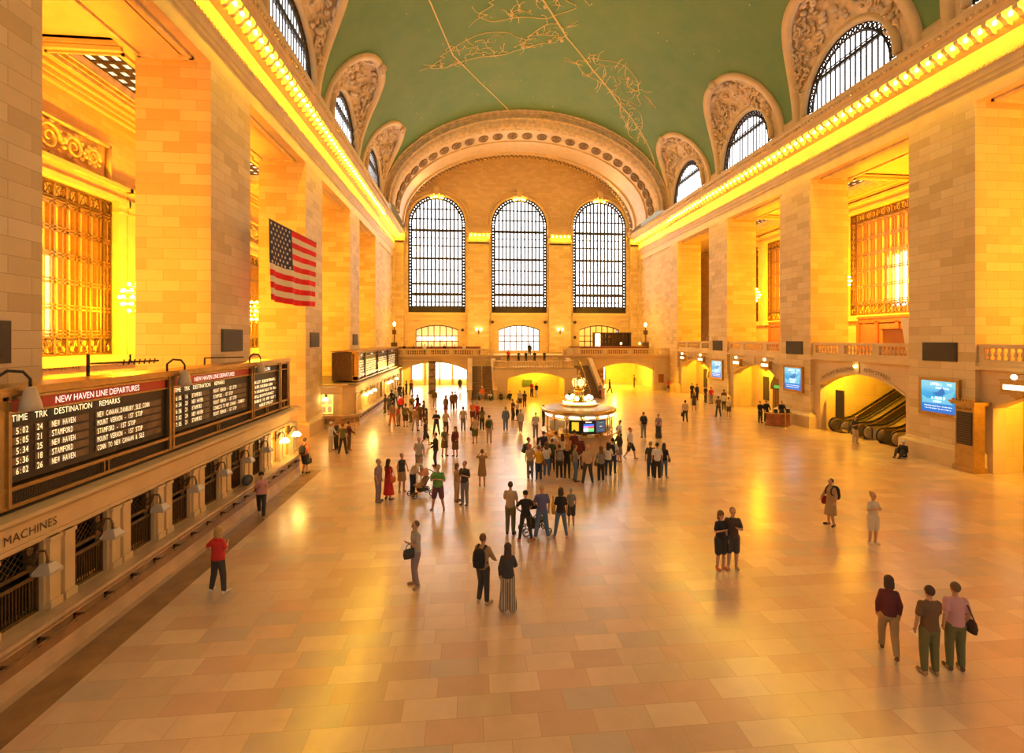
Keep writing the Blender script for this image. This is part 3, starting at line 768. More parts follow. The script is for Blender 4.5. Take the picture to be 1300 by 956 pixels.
# ================================================================ backlit advertising screens on the right pillars
def screen(c, lab, z0=2.68, z1=4.4, w=2.05):
    t = thing('advertising_screen', lab, 'screen', (18.1, c, z0), 0, None)
    mb = MB(); y0, y1 = c-w/2, c+w/2; f = .16
    for a, b, p, q in ((y0-f, y1+f, z0-f, z0), (y0-f, y1+f, z1, z1+f), (y0-f, y0, z0, z1), (y1, y1+f, z0, z1)): mb.box(18.12, 18.3, a, b, p, q)
    mb.build('frame', M['bronze_light'], t)
    m_ = M.get('ad')
    if not m_:
        m_, nt, b = new_mat('blue_backlit_poster'); L = nt.links.new; tc = N(nt, 'ShaderNodeTexCoord'); sp = N(nt, 'ShaderNodeSeparateXYZ'); L(tc.outputs['Object'], sp.inputs[0])
        r = N(nt, 'ShaderNodeValToRGB'); L(mth(nt, 'DIVIDE', sp.outputs['Z'], 1.72), r.inputs[0]); e = r.color_ramp.elements
        e[0].color = (.0,.12,.60,1); e[1].position = .6; e[1].color = (.02,.42,.80,1); x = e.new(.85); x.color = (.25,.68,.85,1)
        L(r.outputs[0], b.inputs['Emission Color']); b.inputs['Emission Strength'].default_value = .8; b.inputs['Base Color'].default_value = (.02,.1,.3,1); M['ad'] = m_
        M['ad_ice'] = emit('pale_blue_picture_area', (.10,.45,.75), .8); M['ad_ship'] = emit('dark_blue_picture_shape', (.01,.12,.40), 1.0); M['ad_txt'] = emit('white_poster_text', (.85,.95,1), 1.25)
    mb = MB(); mb.box(18.15, 18.2, y0, y1, z0, z1); s = mb.build('display', M['ad'], t, origin=None)
    x = 18.145
    def P(pts, mat, nm):
        mb = MB(); n = len(pts); mb.v = [(x, y1-u*w, z0+v*(z1-z0)) for u, v in pts]+[(x+.004, y1-u*w, z0+v*(z1-z0)) for u, v in pts]
        mb.f = [tuple(range(n)), tuple(range(2*n-1, n-1, -1))]+[(i, (i+1) % n, n+(i+1) % n, n+i) for i in range(n)]; mb.build(nm, mat, s, local=False)
    ORG[s.name] = Vector((18.1, c, z0))
    P([(.03,.52),(.2,.42),(.5,.5),(.95,.72),(.9,.3),(.03,.28)], M['ad_ice'], 'picture_area')
    x = 18.14; P([(.35,.62),(.5,.66),(.62,.80),(.66,.80),(.7,.62),(.62,.52),(.4,.55)], M['ad_ship'], 'picture_area')
    text('THIS', .17, lambda X_, Y_: (18.135, c-.66-X_, z0+.90*(z1-z0)+Y_), M['ad_txt'], 'lettering', s, xs=.9)
    marks(lambda a, b: (18.135, y1-.5-a, z0+.90*(z1-z0)+b), .75, .15, M['ad_txt'], s); marks(lambda a, b: (18.135, y1-.9-a, z0+.78*(z1-z0)+b), .85, .10, M['ad_txt'], s)
    marks(lambda a, b: (18.135, y1-.65-a, z0+.46*(z1-z0)+b), .8, .15, M['ad_txt'], s); marks(lambda a, b: (18.135, y1-.75-a, z0+.35*(z1-z0)+b), .5, .11, M['ad_txt'], s)
    marks(lambda a, b: (18.135, y1-.2-a, z0+.20*(z1-z0)+b), 1.65, .05, M['ad_txt'], s); marks(lambda a, b: (18.135, y1-.2-a, z0+.12*(z1-z0)+b), 1.6, .05, M['ad_txt'], s)
    return t
screen(25.0, 'large blue backlit poster screen on the nearest right pillar'); screen(37.5, 'blue backlit poster screen on the pillar above the wooden desk'); screen(50.0, 'smallest blue backlit poster screen, on the far right pillar above a waiting group')

# ================================================================ hanging gate signs with a lamp above
def gate_sign(y, lab, z=4.45, w=1.25):
    t = thing('gate_sign', lab, 'gate sign', (17.9, y, z), 0, None); mb = MB()
    mb.box(17.75, 18.05, y-w/2, y+w/2, z-.28, z+.28); mb.box(17.7, 18.1, y-w/2-.05, y+w/2+.05, z+.28, z+.34); mb.box(17.7, 18.1, y-w/2-.05, y+w/2+.05, z-.34, z-.28)
    mb.sweep([(-.35,0),(.35,0),(0,-.22)], lambda q, a, b: (17.85+q, y+a, z-.34+b), [0, .1]); mb.box(18.0, 18.6, y-.05, y+.05, z+.05, z+.12); mb.build('case', M['bronze_light'], t)
    mb = MB(); mb.box(17.725, 17.75, y-w*.38, y+w*.38, z-.11, z+.11); mb.build('lit_face', M['sign_glow'], t)
    mb = MB(); mb.tube([(18.6, y, z+.5), (18.1, y, z+.62), (17.8, y, z+.55)], .03); mb.build('lamp_arm', M['bronze_light'], t)
    mb = MB(); mb.ball((17.75, y, z+.48), .12); mb.build('lamp_globe', M['lamp_glow'], t)
for y, l in ((57.7, 'farthest small lit gate sign hanging above the farthest track archway'), (52.9, 'lit gate sign beside the small blue screen, right of the farthest archway'), (45.4, 'lit gate sign above the left side of the archway with brown doors'), (40.7, 'lit gate sign above the right side of the archway with brown doors'), (20.8, 'large lit gate sign at the right edge of the view above the yellow gate wall')): gate_sign(y, l)

# cove lamps behind the balcony arches
def globe_lamp(x, y, z, lab):
    t = thing('wall_lamp', lab, 'lamp', (x, y, z)); mb = MB(); mb.box(x+.06, x+.1, y-.08, y+.08, z-.12, z+.12); mb.tube([(x+.08, y, z), (x-.05, y, z+.06)], .02); mb.build('bracket', M['bronze'], t)
    mb = MB(); mb.ball((x-.1, y, z+.1), .1); mb.build('globe', M['lamp_glow'], t)
globe_lamp(18.5, BAYS[2]+.05, 4.75, 'small round wall lamp above the crown of the escalator arch')

# ================================================================ escalators
def escalator(y, lab):
    t = thing('escalator', lab, 'escalator', (19.3, y, 0), 0, 'escalators under the arch')
    sl = math.tan(math.radians(30)); x0, x1, xe = 19.35, 20.6, 28.0
    def zt(x): return 0 if x < x1 else (x-x1)*sl
    xs = [x0, x1-.35, x1, x1+.4, xe]; zz = [0, 0, .07, .25, (xe-x1)*sl]
    for s_ in (-1, 1):
        yy = y+s_*.55; mb = MB(); mb.ring([[(x, yy-.09*1, z-.4), (x, yy+.09, z-.4), (x, yy+.09, z+.88), (x, yy-.09, z+.88)] for x, z in zip(xs, zz)])
        mb.ball((x0, yy, .44), .44, 14, 8, (1, .2, 1)); mb.build('balustrade_panel', M['steel'], t)
        mb = MB(); pts = [(x0+.1, yy, .02)]+[(x0-.46*math.cos(a), yy, .46+.46*math.sin(a)) for a in [-1.2+2.6*i/8 for i in range(9)]]+[(x, yy, z+.94) for x, z in zip(xs[1:], zz[1:])]
        mb.tube(pts, .055, 6); mb.build('handrail', M['rubber'], t, smooth=True)
        mb = MB(); mb.tube([(x, yy-s_*.1, z+.80) for x, z in zip(xs, zz)], .035, 4); mb.build('light_strip', M['lamp_glow'] if False else M['brass'], t)
    mb = MB(); x = x1; z = 0.03
    mb.box(19.0, x1, y-.46, y+.46, .0, .03)
    while x < 27: mb.box(x, x+.41, y-.46, y+.46, z-.3, z); x += .4; z += .4*sl
    mb.build('steps', M['vent'], t)
escalator(33.85, 'escalator farthest left of the three under the arch'); escalator(31.75, 'middle escalator of the three, a person standing before it'); escalator(29.5, 'escalator nearest the blue poster screen')
mb = MB()
for y0, y1 in ((32.45, 33.15), (30.2, 31.05), (27.4, 28.8)):
    mb.ring([[(x, y0, z-.4), (x, y1, z-.4), (x, y1, z+.72), (x, y0, z+.72)] for x, z in ((19.5, 0), (20.4, 0), (21.0, .25), (28, 4.3))])
tag(mb.build('escalator_cladding', M['steel']), 'brushed metal cladding decks between the escalators', 'cladding')

# ================================================================ brown storefront and things on the side balcony
def shop(c, lab, y0, y1):
    t = thing('storefront', lab, 'storefront', (25.2, (y0+y1)/2, 5.46)); X0 = 25.3
    mb = MB(); mb.box(X0, X0+.3, y0, y1, 8.0, 8.55); mb.box(X0-.1, X0+.3, y0, y1, 8.35, 8.5)
    n = max(2, int((y1-y0)/1.5)); 
    for i in range(n+1): yy = y0+(y1-y0)*i/n; mb.box(X0, X0+.25, yy-.16, yy+.16, 5.46, 8.1)
    mb.build('frame', M['wood'], t)
    mb = MB(); mb.box(X0+.12, X0+.16, y0, y1, 5.9, 7.9); mb.build('glass', emit('dim_shop_interior', (.30,.10,.02), .2), t)
    mb = MB(); mb.box(X0+.02, X0+.2, y0, y1, 5.46, 6.0); mb.build('stall_riser', M['wood'], t)
    return t
shop(2, 'red-brown wooden storefront on the balcony above the escalators', 33.6, 39.5)
shop(1, 'red-brown wooden storefront seen through the second bay of the right balcony', 46.4, 52.3)
t = thing('host_lectern', 'orange wooden counter on the side balcony above the escalator arch', 'counter', (21.5, 30.4, 5.46)); mb = MB()
mb.box(21.2, 21.8, 28.6, 32.2, 5.46, 7.3); mb.build('counter_front', plain('orange_wood', (.48,.20,.05), .4), t); mb = MB(); mb.box(21.1, 21.9, 28.5, 32.3, 7.3, 7.38); mb.build('top', M['wood'], t)
t = thing('banner_easel', 'white banner sign on a black stand on the side balcony', 'banner', (20.3, 28.6, 5.46)); mb = MB()
mb.quad((20.3, 29.35, 5.9), (20.3, 28.2, 5.9), (20.3, 28.35, 8.0), (20.3, 29.75, 8.05)); mb.quad((20.32, 29.35, 5.9), (20.32, 28.2, 5.9), (20.32, 28.35, 8.0), (20.32, 29.75, 8.05)); mb.build('sheet', M['white'], t)
mb = MB(); mb.tube([(20.25, 28.6, 5.46), (20.25, 28.6, 7.0)], .025); mb.tube([(20.1, 28.2, 5.46), (20.25, 28.6, 5.9), (20.1, 29.0, 5.46)], .02); mb.build('stand', M['black'], t)
t = thing('podium', 'dark low podium on the farthest stretch of the side balcony', 'podium', (19.3, 53.4, 5.46)); mb = MB(); mb.box(19.0, 19.6, 52.9, 53.9, 5.46, 6.9); mb.build('body', M['wood'], t); mb = MB(); mb.box(18.9, 19.7, 52.8, 54.0, 6.9, 6.98); mb.build('top', M['bronze'], t)
# information table with wood front at the foot of the second pillar
t = thing('reception_desk', 'curved red-brown wooden desk at the foot of the pillar below the middle blue screen', 'desk', (16.6, 36.9, 0)); mb = MB()
mb.lathe([(.95,0),(.95,.95),(.85,.95),(.85,0)], (16.6, 37.2, 0), 18, PI+.15, 2*PI-.15, cap=False); mb.lathe([(.95,0),(1.0,.05),(1.0,.1),(.95,.12)], (16.6, 37.2, 0), 18, PI+.1, 2*PI-.1); mb.build('front_panel', M['wood'], t)
mb = MB(); mb.lathe([(.75,.95),(1.05,.95),(1.05,1.02),(.75,1.02)], (16.6, 37.2, 0), 18, PI, 2*PI); mb.build('top', M['brass'], t)
mb = MB()
for x in (16.1, 16.6, 17.1): mb.box(x-.13, x+.13, 36.45, 36.55, 1.02, 1.3)
mb.build('leaflet_holder', M['black'], t)
def stanchion(x, y, lab, rope=None):
    t = thing('brass_post', lab, 'post', (x, y, 0)); mb = MB().lathe([(.16,0),(.16,.02),(.05,.05),(.025,.1),(.025,.95),(.04,.97),(.04,1.0)], (x, y, 0), 12); mb.build('pole', M['brass'], t, smooth=True)
    mb = MB(); mb.ball((x, y, 1.03), .045); mb.build('finial', M['brass'], t)
stanchion(16.3, 35.6, 'slim brass stanchion in front of the wooden desk'); stanchion(-15.2, 36.2, 'slim brass stanchion by the far ticket office counter')

# ================================================================ west balcony, stairs
BY = 63.4
mb = MB()
arched(mb, lambda s, d, z: (s, BY+d, z), -18.3, 18.6, 0, 4.35, [(-15.7, -7.75, 0, seg_arch(-15.7, -7.75, 2.75, 3.75)), (8.75, 16.4, 0, seg_arch(8.75, 16.4, 2.6, 3.55))], .8)
wb = mb.build('wall_balcony', M['recess'], kind='structure')
mb = MB(); mb.box(-18.3, 18.6, BY-.15, 76, 4.35, 4.5); mb.box(-18.3, 18.6, BY-.35, BY+.4, 4.5, 4.62); mb.box(-18.3, 18.6, BY-.08, BY, 3.95, 4.05); mb.build('balcony_floor', M['smooth'], wb)
balustrade('balustrade', 'stone balustrade of the end balcony over the bright left archway', (-18.2, BY-.1), (-4.4, BY-.1), 4.6, [0, .2, .42, .62, .83, 1], .85)
balustrade('balustrade', 'stone balustrade of the end balcony over the yellow right archway', (4.4, BY-.1), (18.4, BY-.1), 4.6, [0, .05, .14, .39, .63, .87, 1], .85)
mb = MB(); mb.box(5.0, 6.6, BY-.34, BY+.1, 4.6, 5.62); mb.lathe([(.3,0),(.3,.04)], (0,0,0)); mb = MB(); mb.box(5.0, 6.6, BY-.32, BY+.1, 4.65, 5.55); mb.build('carved_pedestal', M['carved'], wb)
# the passages behind the two archways
def passage(x0, x1, mat, y1=74.0, h=4.2, floor=True):
    mb = MB(); mb.quad((x0, y1, 0), (x1, y1, 0), (x1, y1, h), (x0, y1, h)); mb.quad((x0, BY+.8, 0), (x0, y1, 0), (x0, y1, h), (x0, BY+.8, h)); mb.quad((x1, BY+.8, 0), (x1, y1, 0), (x1, y1, h), (x1, BY+.8, h))
    return mb.build('wall_passage', mat, kind='structure')
pl = passage(-17.5, -6.9, M['vest']); pr = passage(8.0, 17.4, M['vest'])
# bright shop windows at the far end of the left passage
t = thing('shop_window', 'white lit shop windows at the end of the left passage', 'shop window', (-12, 73.8, 0))
mb = MB()
for a, b in ((-15.6, -14.3), (-13.3, -11.9), (-11.6, -10.0), (-9.8, -7.4)): mb.box(a, b, 73.8, 73.9, .9, 3.9)
mb.build('lit_glass', M['daylight'], t)
mb = MB(); mb.box(-17, -7, 73.7, 73.95, 3.9, 4.2)
for x in (-15.7, -13.8, -11.75, -9.9, -7.3): mb.box(x-.12, x+.12, 73.65, 73.9, 0, 4.0)
mb.build('frame', M['bronze_light'], t)
t = thing('shop_window', 'bright white doorway in the yellow right passage', 'doorway', (13.2, 73.8, 0)); mb = MB(); mb.box(11.4, 12.6, 73.75, 73.9, .6, 3.0); mb.build('lit_glass', M['daylight'], t); mb = MB(); mb.box(11.2, 12.8, 73.7, 73.95, 3.0, 3.25); mb.box(11.2, 11.4, 73.7, 73.95, 0, 3.0); mb.box(12.6, 12.8, 73.7, 73.95, 0, 3.0); mb.build('frame', M['bronze_light'], t)
for x, lab in ((-11.9, 'tall dark display column standing in the bright left archway'), (9.9, 'dark poster frame standing in the yellow right archway')):
    t = thing('display_column', lab, 'display column', (x, 62.2 if x < 0 else 66, 0)); y = 62.2 if x < 0 else 66; h = 3.9 if x < 0 else 2.9; w = .42 if x < 0 else .5
    mb = MB(); mb.box(x-w, x+w, y-.25, y+.25, 0, h); mb.box(x-w-.06, x+w+.06, y-.3, y+.3, h, h+.1); mb.box(x-w-.06, x+w+.06, y-.3, y+.3, 0, .2); mb.build('case', M['bronze'], t)
    mb = MB()
    for q in range(4): mb.box(x-w+.1, x+w-.1, y-.28, y-.25, .45+q*h*.22, .45+q*h*.22+h*.17)
    mb.build('poster', plain('dim_poster', (.33,.20,.10), .4, noise_amt=.6, scale=6), t)
mb = MB(); mb.tube([(16.0, 62.6, 0), (16.0, 62.6, 3.2)], .05); tag(mb.build('dark_pole', M['bronze']), 'thin dark pole at the right side of the yellow archway', 'pole')
mb = MB(); mb.box(17.0, 17.7, BY-.06, BY, 1.0, 2.1); tag(mb.build('wall_plaque', plain('red_brown_plaque', (.30,.09,.03), .5)), 'red-brown square plaque on the wall right of the yellow archway', 'plaque')

# stair block
SX0, SX1, SY0 = -4.55, 4.75, 56.2
mb = MB()
arched(mb, lambda s, d, z: (s, SY0+d, z), SX0, SX1, 0, 3.35, [(-3.1, 3.3, 0, seg_arch(-3.1, 3.3, 2.15, 2.85))], .7)
for x in (SX0, SX1): mb.quad((x, SY0, 0), (x, 62, 0), (x, 62, 3.35), (x, SY0, 3.35))
mb.box(SX0, SX1, SY0, SY0+.05, 3.3, 3.35); mb.box(SX0-3.1, SX1+3.1, 61.6, BY, 3.15, 3.35); mb.box(SX0, SX1, SY0+.05, 61.6, 3.15, 3.35)
st = mb.build('staircase', M['recess'], kind=None); tag(st, 'stone double staircase with a yellow-lit arch below its landing', 'staircase')
mb = MB(); mb.quad((-3.2, 60.5, 0), (3.4, 60.5, 0), (3.4, 60.5, 3.1), (-3.2, 60.5, 3.1)); mb.quad((-3.2, 56.9, 0), (-3.2, 60.5, 0), (-3.2, 60.5, 3.1), (-3.2, 56.9, 3.1)); mb.quad((3.4, 56.9, 0), (3.4, 60.5, 0), (3.4, 60.5, 3.1), (3.4, 56.9, 3.1)); mb.build('vaulted_recess', M['vest'], st)
mb = MB(); mb.box(-2.9, 3.1, BY-1.5, BY+.2, 3.35, 3.7)
for i in range(5): mb.box(-3.5, 3.7, BY-1.6+i*.3, BY+.4, 3.35+i*.2, 3.35+(i+1)*.2)
mb.build('upper_steps', M['smooth'], st)
M['step'] = plain('worn_stair_stone', (.30,.19,.115), .5, noise_amt=.15, scale=2)
for s_ in (-1, 1):
    x0, x1 = (SX0-2.55, SX0-.2) if s_ < 0 else (SX1+.2, SX1+2.55)
    mb = MB(); n = 20
    for i in range(n):
        y = 55.6+i*.3; z = (i+1)*3.35/n; mb.box(x0, x1, y, 61.7, z-3.35/n, z-.02); mb.box(x0, x1, y-.03, y+.3, z-.03, z)
    mb.build('flight_of_steps', M['step'], st)
    for xx, w in ((x0-.22, .38), (x1+.22, .38)):
        mb = MB(); mb.ring([[(xx-w/2, y, 0), (xx+w/2, y, 0), (xx+w/2, y, z), (xx-w/2, y, z)] for y, z in ((55.2, 1.0), (55.8, 1.0), (61.5, 4.15), (62.6, 4.15))]); mb.build('parapet', M['recess'], st)
        mb = MB(); mb.ring([[(xx-w/2-.08, y, z), (xx+w/2+.08, y, z), (xx+w/2+.08, y, z+.14), (xx-w/2-.08, y, z+.14)] for y, z in ((55.1, 1.0), (55.8, 1.0), (61.5, 4.15), (62.7, 4.15))]); mb.build('parapet_cap', M['smooth'], st)
    mb = MB(); xm = (x0+x1)/2; mb.tube([(xm, 55.5, .9), (xm, 61.6, 4.2), (xm, 61.6, 3.35)], .035)
    for i in range(5): y = 55.5+i*1.5; mb.tube([(xm, y, (y-55.6)/6*3.35), (xm, y, .9+(y-55.5)/6.1*3.3)], .02, 4)
    tag(mb.build('stair_handrail', M['brass']), 'thin brass handrail down the middle of the %s flight' % ('left' if s_ < 0 else 'right'), 'handrail')
balustrade('balustrade', 'stone balustrade on the front of the staircase landing', (-3.0, SY0+.2), (3.1, SY0+.2), 3.35, [0, 1], .85)
balustrade('balustrade', 'short slanting balustrade at the left corner of the staircase landing', (SX0+.05, SY0+2.2), (-3.05, SY0+.2), 3.35, [0], .85)
balustrade('balustrade', 'short slanting balustrade at the right corner of the staircase landing', (3.15, SY0+.2), (SX1-.05, SY0+2.2), 3.35, [1], .85)
mb = MB(); mb.box(-1.0, .1, 60.3, 60.45, 1.0, 1.75); tag(mb.build('green_notice', plain('green_notice', (.10,.16,.04), .5)), 'small green and brown notice on the yellow wall under the staircase', 'notice')

# ---------------------------------------------------------------- bar and restaurant fittings on the end balcony
def table_lamp(x, y, z, lab):
    t = thing('table_lamp', lab, 'lamp', (x, y, z), 0, 'small lamps on the balcony bar'); mb = MB().lathe([(.09,0),(.09,.03),(.02,.06),(.02,.3)], (x, y, z), 8); mb.build('stem', M['brass'], t)
    mb = MB(); mb.lathe([(.16,.28),(.08,.5)], (x, y, z), 10); mb.build('lamp_shade', M['lamp_glow'], t)
def bar(x0, x1, y, lab):
    t = thing('bar_counter', lab, 'bar counter', ((x0+x1)/2, y, 4.5)); mb = MB(); mb.box(x0, x1, y, y+.6, 4.5, 5.6); mb.build('counter_front', M['wood'], t); mb = MB(); mb.box(x0-.1, x1+.1, y-.1, y+.7, 5.6, 5.68); mb.build('top', M['wood'], t)
bar(-16.6, -6.0, 66.2, 'long dark wooden partition along the restaurant left of the stairs'); bar(6.0, 16.4, 66.4, 'dark wooden bar counter right of the stairs')
for x, l in ((9.6, 'leftmost small lamp on the right bar'), (13.0, 'small lamp in the middle of the right bar'), (15.6, 'small lamp near the right end of the right bar')): table_lamp(x, 66.6, 5.68, l)
t = thing('bottle_shelf', 'tall shelf of bottles behind the right balcony bar', 'shelf', (12.5, 71.0, 4.5)); mb = MB()
mb.box(10.2, 10.4, 70.9, 71.3, 4.5, 7.6); mb.box(15.6, 15.8, 70.9, 71.3, 4.5, 7.6)
for z in (5.4, 6.1, 6.8, 7.5): mb.box(10.2, 15.8, 70.9, 71.3, z, z+.08)
mb.box(10.3, 15.7, 71.3, 71.35, 4.5, 7.6)
mb.build('shelves', plain('dark_shelf', (.06,.03,.015), .5), t)
mb = MB(); mb.box(10.5, 11.2, 70.8, 70.9, 5.0, 7.4); mb.build('lit_side_panel', M['sign_glow'], t)
b0 = None
for k in range(24):
    x = 11.5+(k % 8)*.52; z = 5.48+(k//8)*.7
    if b0 is None: b0 = MB().lathe([(.06,0),(.06,.24),(.02,.32),(.02,.42)], n=7).build('bottle', plain('brown_bottle_glass', (.10,.04,.01), .15), local=True); o = b0
    else: o = b0.copy(); COL.objects.link(o)
    o.location = (x, 71.05, z+.02); tag(o, 'bottle standing on the shelf behind the balcony bar', 'bottle', 'bottles behind the balcony bar')
def sconce(x, y, z, lab):
    t = thing('wall_sconce', lab, 'wall lamp', (x, y, z)); mb = MB(); mb.box(x-.08, x+.08, y-.06, y, z-.5, z+.1); mb.tube([(x-.3, y-.3, z), (x, y-.05, z-.2), (x+.3, y-.3, z)], .03); mb.build('bracket', M['bronze'], t)
    for q in (-.3, .3):
        mb = MB(); mb.lathe([(.1,0),(.17,.32),(.13,.36)], (x+q, y-.3, z), 8); mb.build('lamp_shade', M['lamp_glow'], t)
sconce(-6.1, 75.5, 7.9, 'twin glowing wall sconce on the pilaster left of the middle window'); sconce(6.2, 75.5, 7.9, 'twin glowing wall sconce on the pilaster right of the middle window')
# torch-like wall lamps at the two rear corners
for sg in (-1, 1):
    x = sg*17.6; t = thing('torch_lamp', 'tall bronze torch lamp on the %s side wall above the end balcony' % ('left' if sg < 0 else 'right'), 'lamp', (x, 70, 6.0)); mb = MB(); mb.tube([(x, 70, 5.5), (x, 70, 8.4)], .08); mb.box(x-.25, x+.25, 69.8, 70.2, 7.3, 7.9); mb.box(x-.4, x+.4, 69.7, 70.3, 4.5, 6.2); mb.build('body', M['bronze'], t)
    mb = MB(); mb.lathe([(.1,0),(.22,.35),(.05,.6)], (x, 70, 8.4), 8); mb.build('flame_glass', M['lamp_glow'], t)
for x, z, l in ((-8.5, 8.0,'round dark speaker on the wall right of the left arched opening'), (-4.0, 9.2, 'round dark speaker on the wall left of the middle arched opening'), (4.0, 9.2, 'round dark speaker on the wall right of the middle arched opening'), (8.6, 9.2, 'upper round dark speaker left of the right arched opening'), (8.6, 6.9, 'lower round dark speaker left of the right arched opening')):
    mb = MB(); mb.v = []; mb.ring([[(x+.22*math.cos(a*PI/6), yy, z+.22*math.sin(a*PI/6)) for a in range(12)] for yy in (75.95, 76.3)]); tag(mb.build('wall_speaker', M['black']), l, 'speaker')
# ================================================================ monospaced board characters
GL = {}
def glyph(ch):
    if ch not in GL:
        cu = bpy.data.curves.new('t', 'FONT'); cu.body = ch; cu.size = 1; cu.resolution_u = 2
        o = bpy.data.objects.new('t', cu); COL.objects.link(o); dg = bpy.context.evaluated_depsgraph_get(); dg.update()
        me = bpy.data.meshes.new_from_object(o.evaluated_get(dg)); vs = [(v.co.x, v.co.y) for v in me.vertices]; fs = [tuple(p.vertices) for p in me.polygons]
        xs = [v[0] for v in vs] or [0]; x0, w = min(xs), max(max(xs)-min(xs), .001)
        wide = 1.0 if w > .25 else w/.5
        GL[ch] = ([((v[0]-x0)/w*wide+(1-wide)/2, v[1]) for v in vs], fs)
        bpy.data.objects.remove(o); bpy.data.curves.remove(cu); bpy.data.meshes.remove(me)
    return GL[ch]
def mono(mb, s, fn, cw, h):
    for i, ch in enumerate(s):
        if ch == ' ': continue
        vs, fs = glyph(ch); n = len(mb.v); mb.v += [fn(i*cw+x*cw*.78, (y-.35)*h/.7) for x, y in vs]; mb.f += [tuple(k+n for k in f) for f in fs]
M['flap_dim'] = plain('unlit_board_flap', (.16,.10,.06), .5, noise_amt=.4, scale=3)
def board_section(t, y0, y1, header, cols, rows, hdr_red=True, mk=False):
    X0 = -16.0
    mb = MB(); mb.box(X0-.3, X0-.02, y0, y1, 3.85, 5.58); f = mb.build('panel', M['board'], t)
    mb = MB(); mb.box(X0-.03, X0, y0+.03, y1-.03, 5.26, 5.49); mb.build('header_band', M['red_band'] if hdr_red else M['vent'], f)
    def fn(ys, z, sx=1): return lambda x, y: (X0+.012, ys+x*sx, z+y)
    if header: text(header, .21, fn((y0+y1)/2-.05, 5.37, .92 if y1-y0 < 5.3 else .95), M['white_letter'], 'header_lettering', f)
    else: marks(lambda a, b: (X0+.012, (y0+y1)/2-.4+a, 5.37+b), .9, .15, M['white_letter'], f)
    for s, ys in cols: text(s, .19, fn(ys, 5.12, .9), M['flap'], 'column_heading', f, align='LEFT')
    mb = MB(); k = 0
    for i, r in enumerate(rows):
        lt = MB()
        z = 4.87-.2*i
        if mk:
            mb.box(X0-.025, X0, y0+.1, y1-.1, z-.075, z+.075)
            for s0, ln in r: k += 1; marks(lambda a, b: (X0+.012, y0+s0+a, z+b), ln, .12, M['flap'], f, 'row_characters')
        else:
            for ys, ye in ((10.7, 11.1), (11.25, 11.45), (11.6, 12.75), (12.98, 15.6)):
                o = y0-10.6; q = (y1-y0)/5.25; mb.box(X0-.025, X0, y0+(ys-10.6)*q, y0+(ye-10.6)*q, z-.075, z+.075)
            for s, ys in r:
                q = (y1-y0)/5.25; mono(lt, s, lambda a, b, z=z, ys=ys: (X0+.012, y0+(ys-10.6)*q+a, z+b), .075*q, .13)
        if lt.v: lt.build('row_characters', M['flap'], f)
    mb.build('flap_rows', M['flap_dim'], f)
    return f
def board(name_lab, y0, y1, depth, dividers):
    t = thing('departures_board', name_lab, 'departures board', (-16, (y0+y1)/2, 3.3)); X0 = -16.0
    mb = MB(); mb.box(X0-depth, X0-.3, y0-.2, y1+.1, 3.4, 5.6); mb.build('cabinet', M['bronze'], t)
    mb = MB()
    for z0, z1, o in ((5.58, 5.68, .12), (5.50, 5.56, .06), (5.22, 5.26, .05), (3.72, 3.80, .08), (3.38, 3.46, .08)): mb.box(X0-.35, X0+o, y0-.25, y1+.15, z0, z1)
    mb.box(X0-depth-.05, X0+.1, y0-.3, y1+.2, 5.66, 5.74)
    for y in dividers: mb.box(X0-.3, X0+.06, y-.1, y+.1, 3.4, 5.6); mb.box(X0+.05, X0+.10, y-.13, y-.06, 3.4, 5.6); mb.box(X0+.05, X0+.10, y+.06, y+.13, 3.4, 5.6)
    for a, b in zip(dividers[:-1], dividers[1:]): mb.box(X0-.1, X0+.06, (a+b)/2-.04, (a+b)/2, 3.4, 3.75); mb.box(X0-.1, X0+.06, (a+b)/2+.1, (a+b)/2+.14, 3.4, 3.75)
    mb.build('frame', M['bronze_light'], t)
    mb = MB(); mb.box(X0-.3, X0-.02, y0, y1, 3.46, 3.74); 
    k = y0
    while k < y1-.05: mb.box(X0-.02, X0-.005, k, k+.02, 3.47, 3.71); k += .06
    for i in range(4): mb.box(X0-.02, X0-.003, y0, y1, 3.5+i*.055, 3.512+i*.055)
    mb.build('vent_mesh', M['vent'], t)
    return t
t = board('long departures board on the near ticket office roof, red headers reading new haven line departures', 8.6, 25.6, .8, [8.7, 10.6, 15.98, 21.55, 24.5, 25.55])
H = [('TIME', 10.82), ('TRK', 11.35), ('DESTINATION', 11.83), ('REMARKS', 13.15)]
rows1 = [('5:02','24','NEW HAVEN','NEW CANAAN,DANBURY,5LE,CONN'),('5:05','21','STAMFORD','MOUNT VERNON - 1ST STOP'),('5:34','25','NEW HAVEN','STAMFORD - 1ST STOP'),('5:36','18','STAMFORD','MOUNT VERNON - 1ST STOP'),('6:02','26','NEW HAVEN','CONN TO NEW CANAAN & 5LE')]
rows2 = [('6:05','16','STAMFORD','MOUNT VERNON - 1ST STOP'),('6:34','23','NEW HAVEN','STAMFORD - 1ST STOP'),('6:36','21','STAMFORD','MOUNT VERNON - 1ST STOP'),('7:02','24','NEW HAVEN','CONNECTS TO NEW CANAAN - DANBURY'),('7:05','21','STAMFORD','MOUNT VERNON - 1ST STOP')]
mk = lambda rows: [[(a, 10.78), (b, 11.28), (c, 11.66), (d, 13.02)] for a, b, c, d in rows]
board_section(t, 10.75, 15.85, 'NEW HAVEN LINE DEPARTURES', H, mk(rows1))
d = .0
board_section(t, 16.15, 21.4, 'NEW HAVEN LINE DEPARTURES', [(s, 16.15+(y-10.75)*1.03) for s, y in H], mk(rows2))
board_section(t, 21.7, 24.35, None, [], [[(.2, 2.2)], [(.25, 1.9)], [(.2, 2.3)], [(.2, 2.1)], [(.2, 2.2)], [(.6, 1.5)]], False, True)
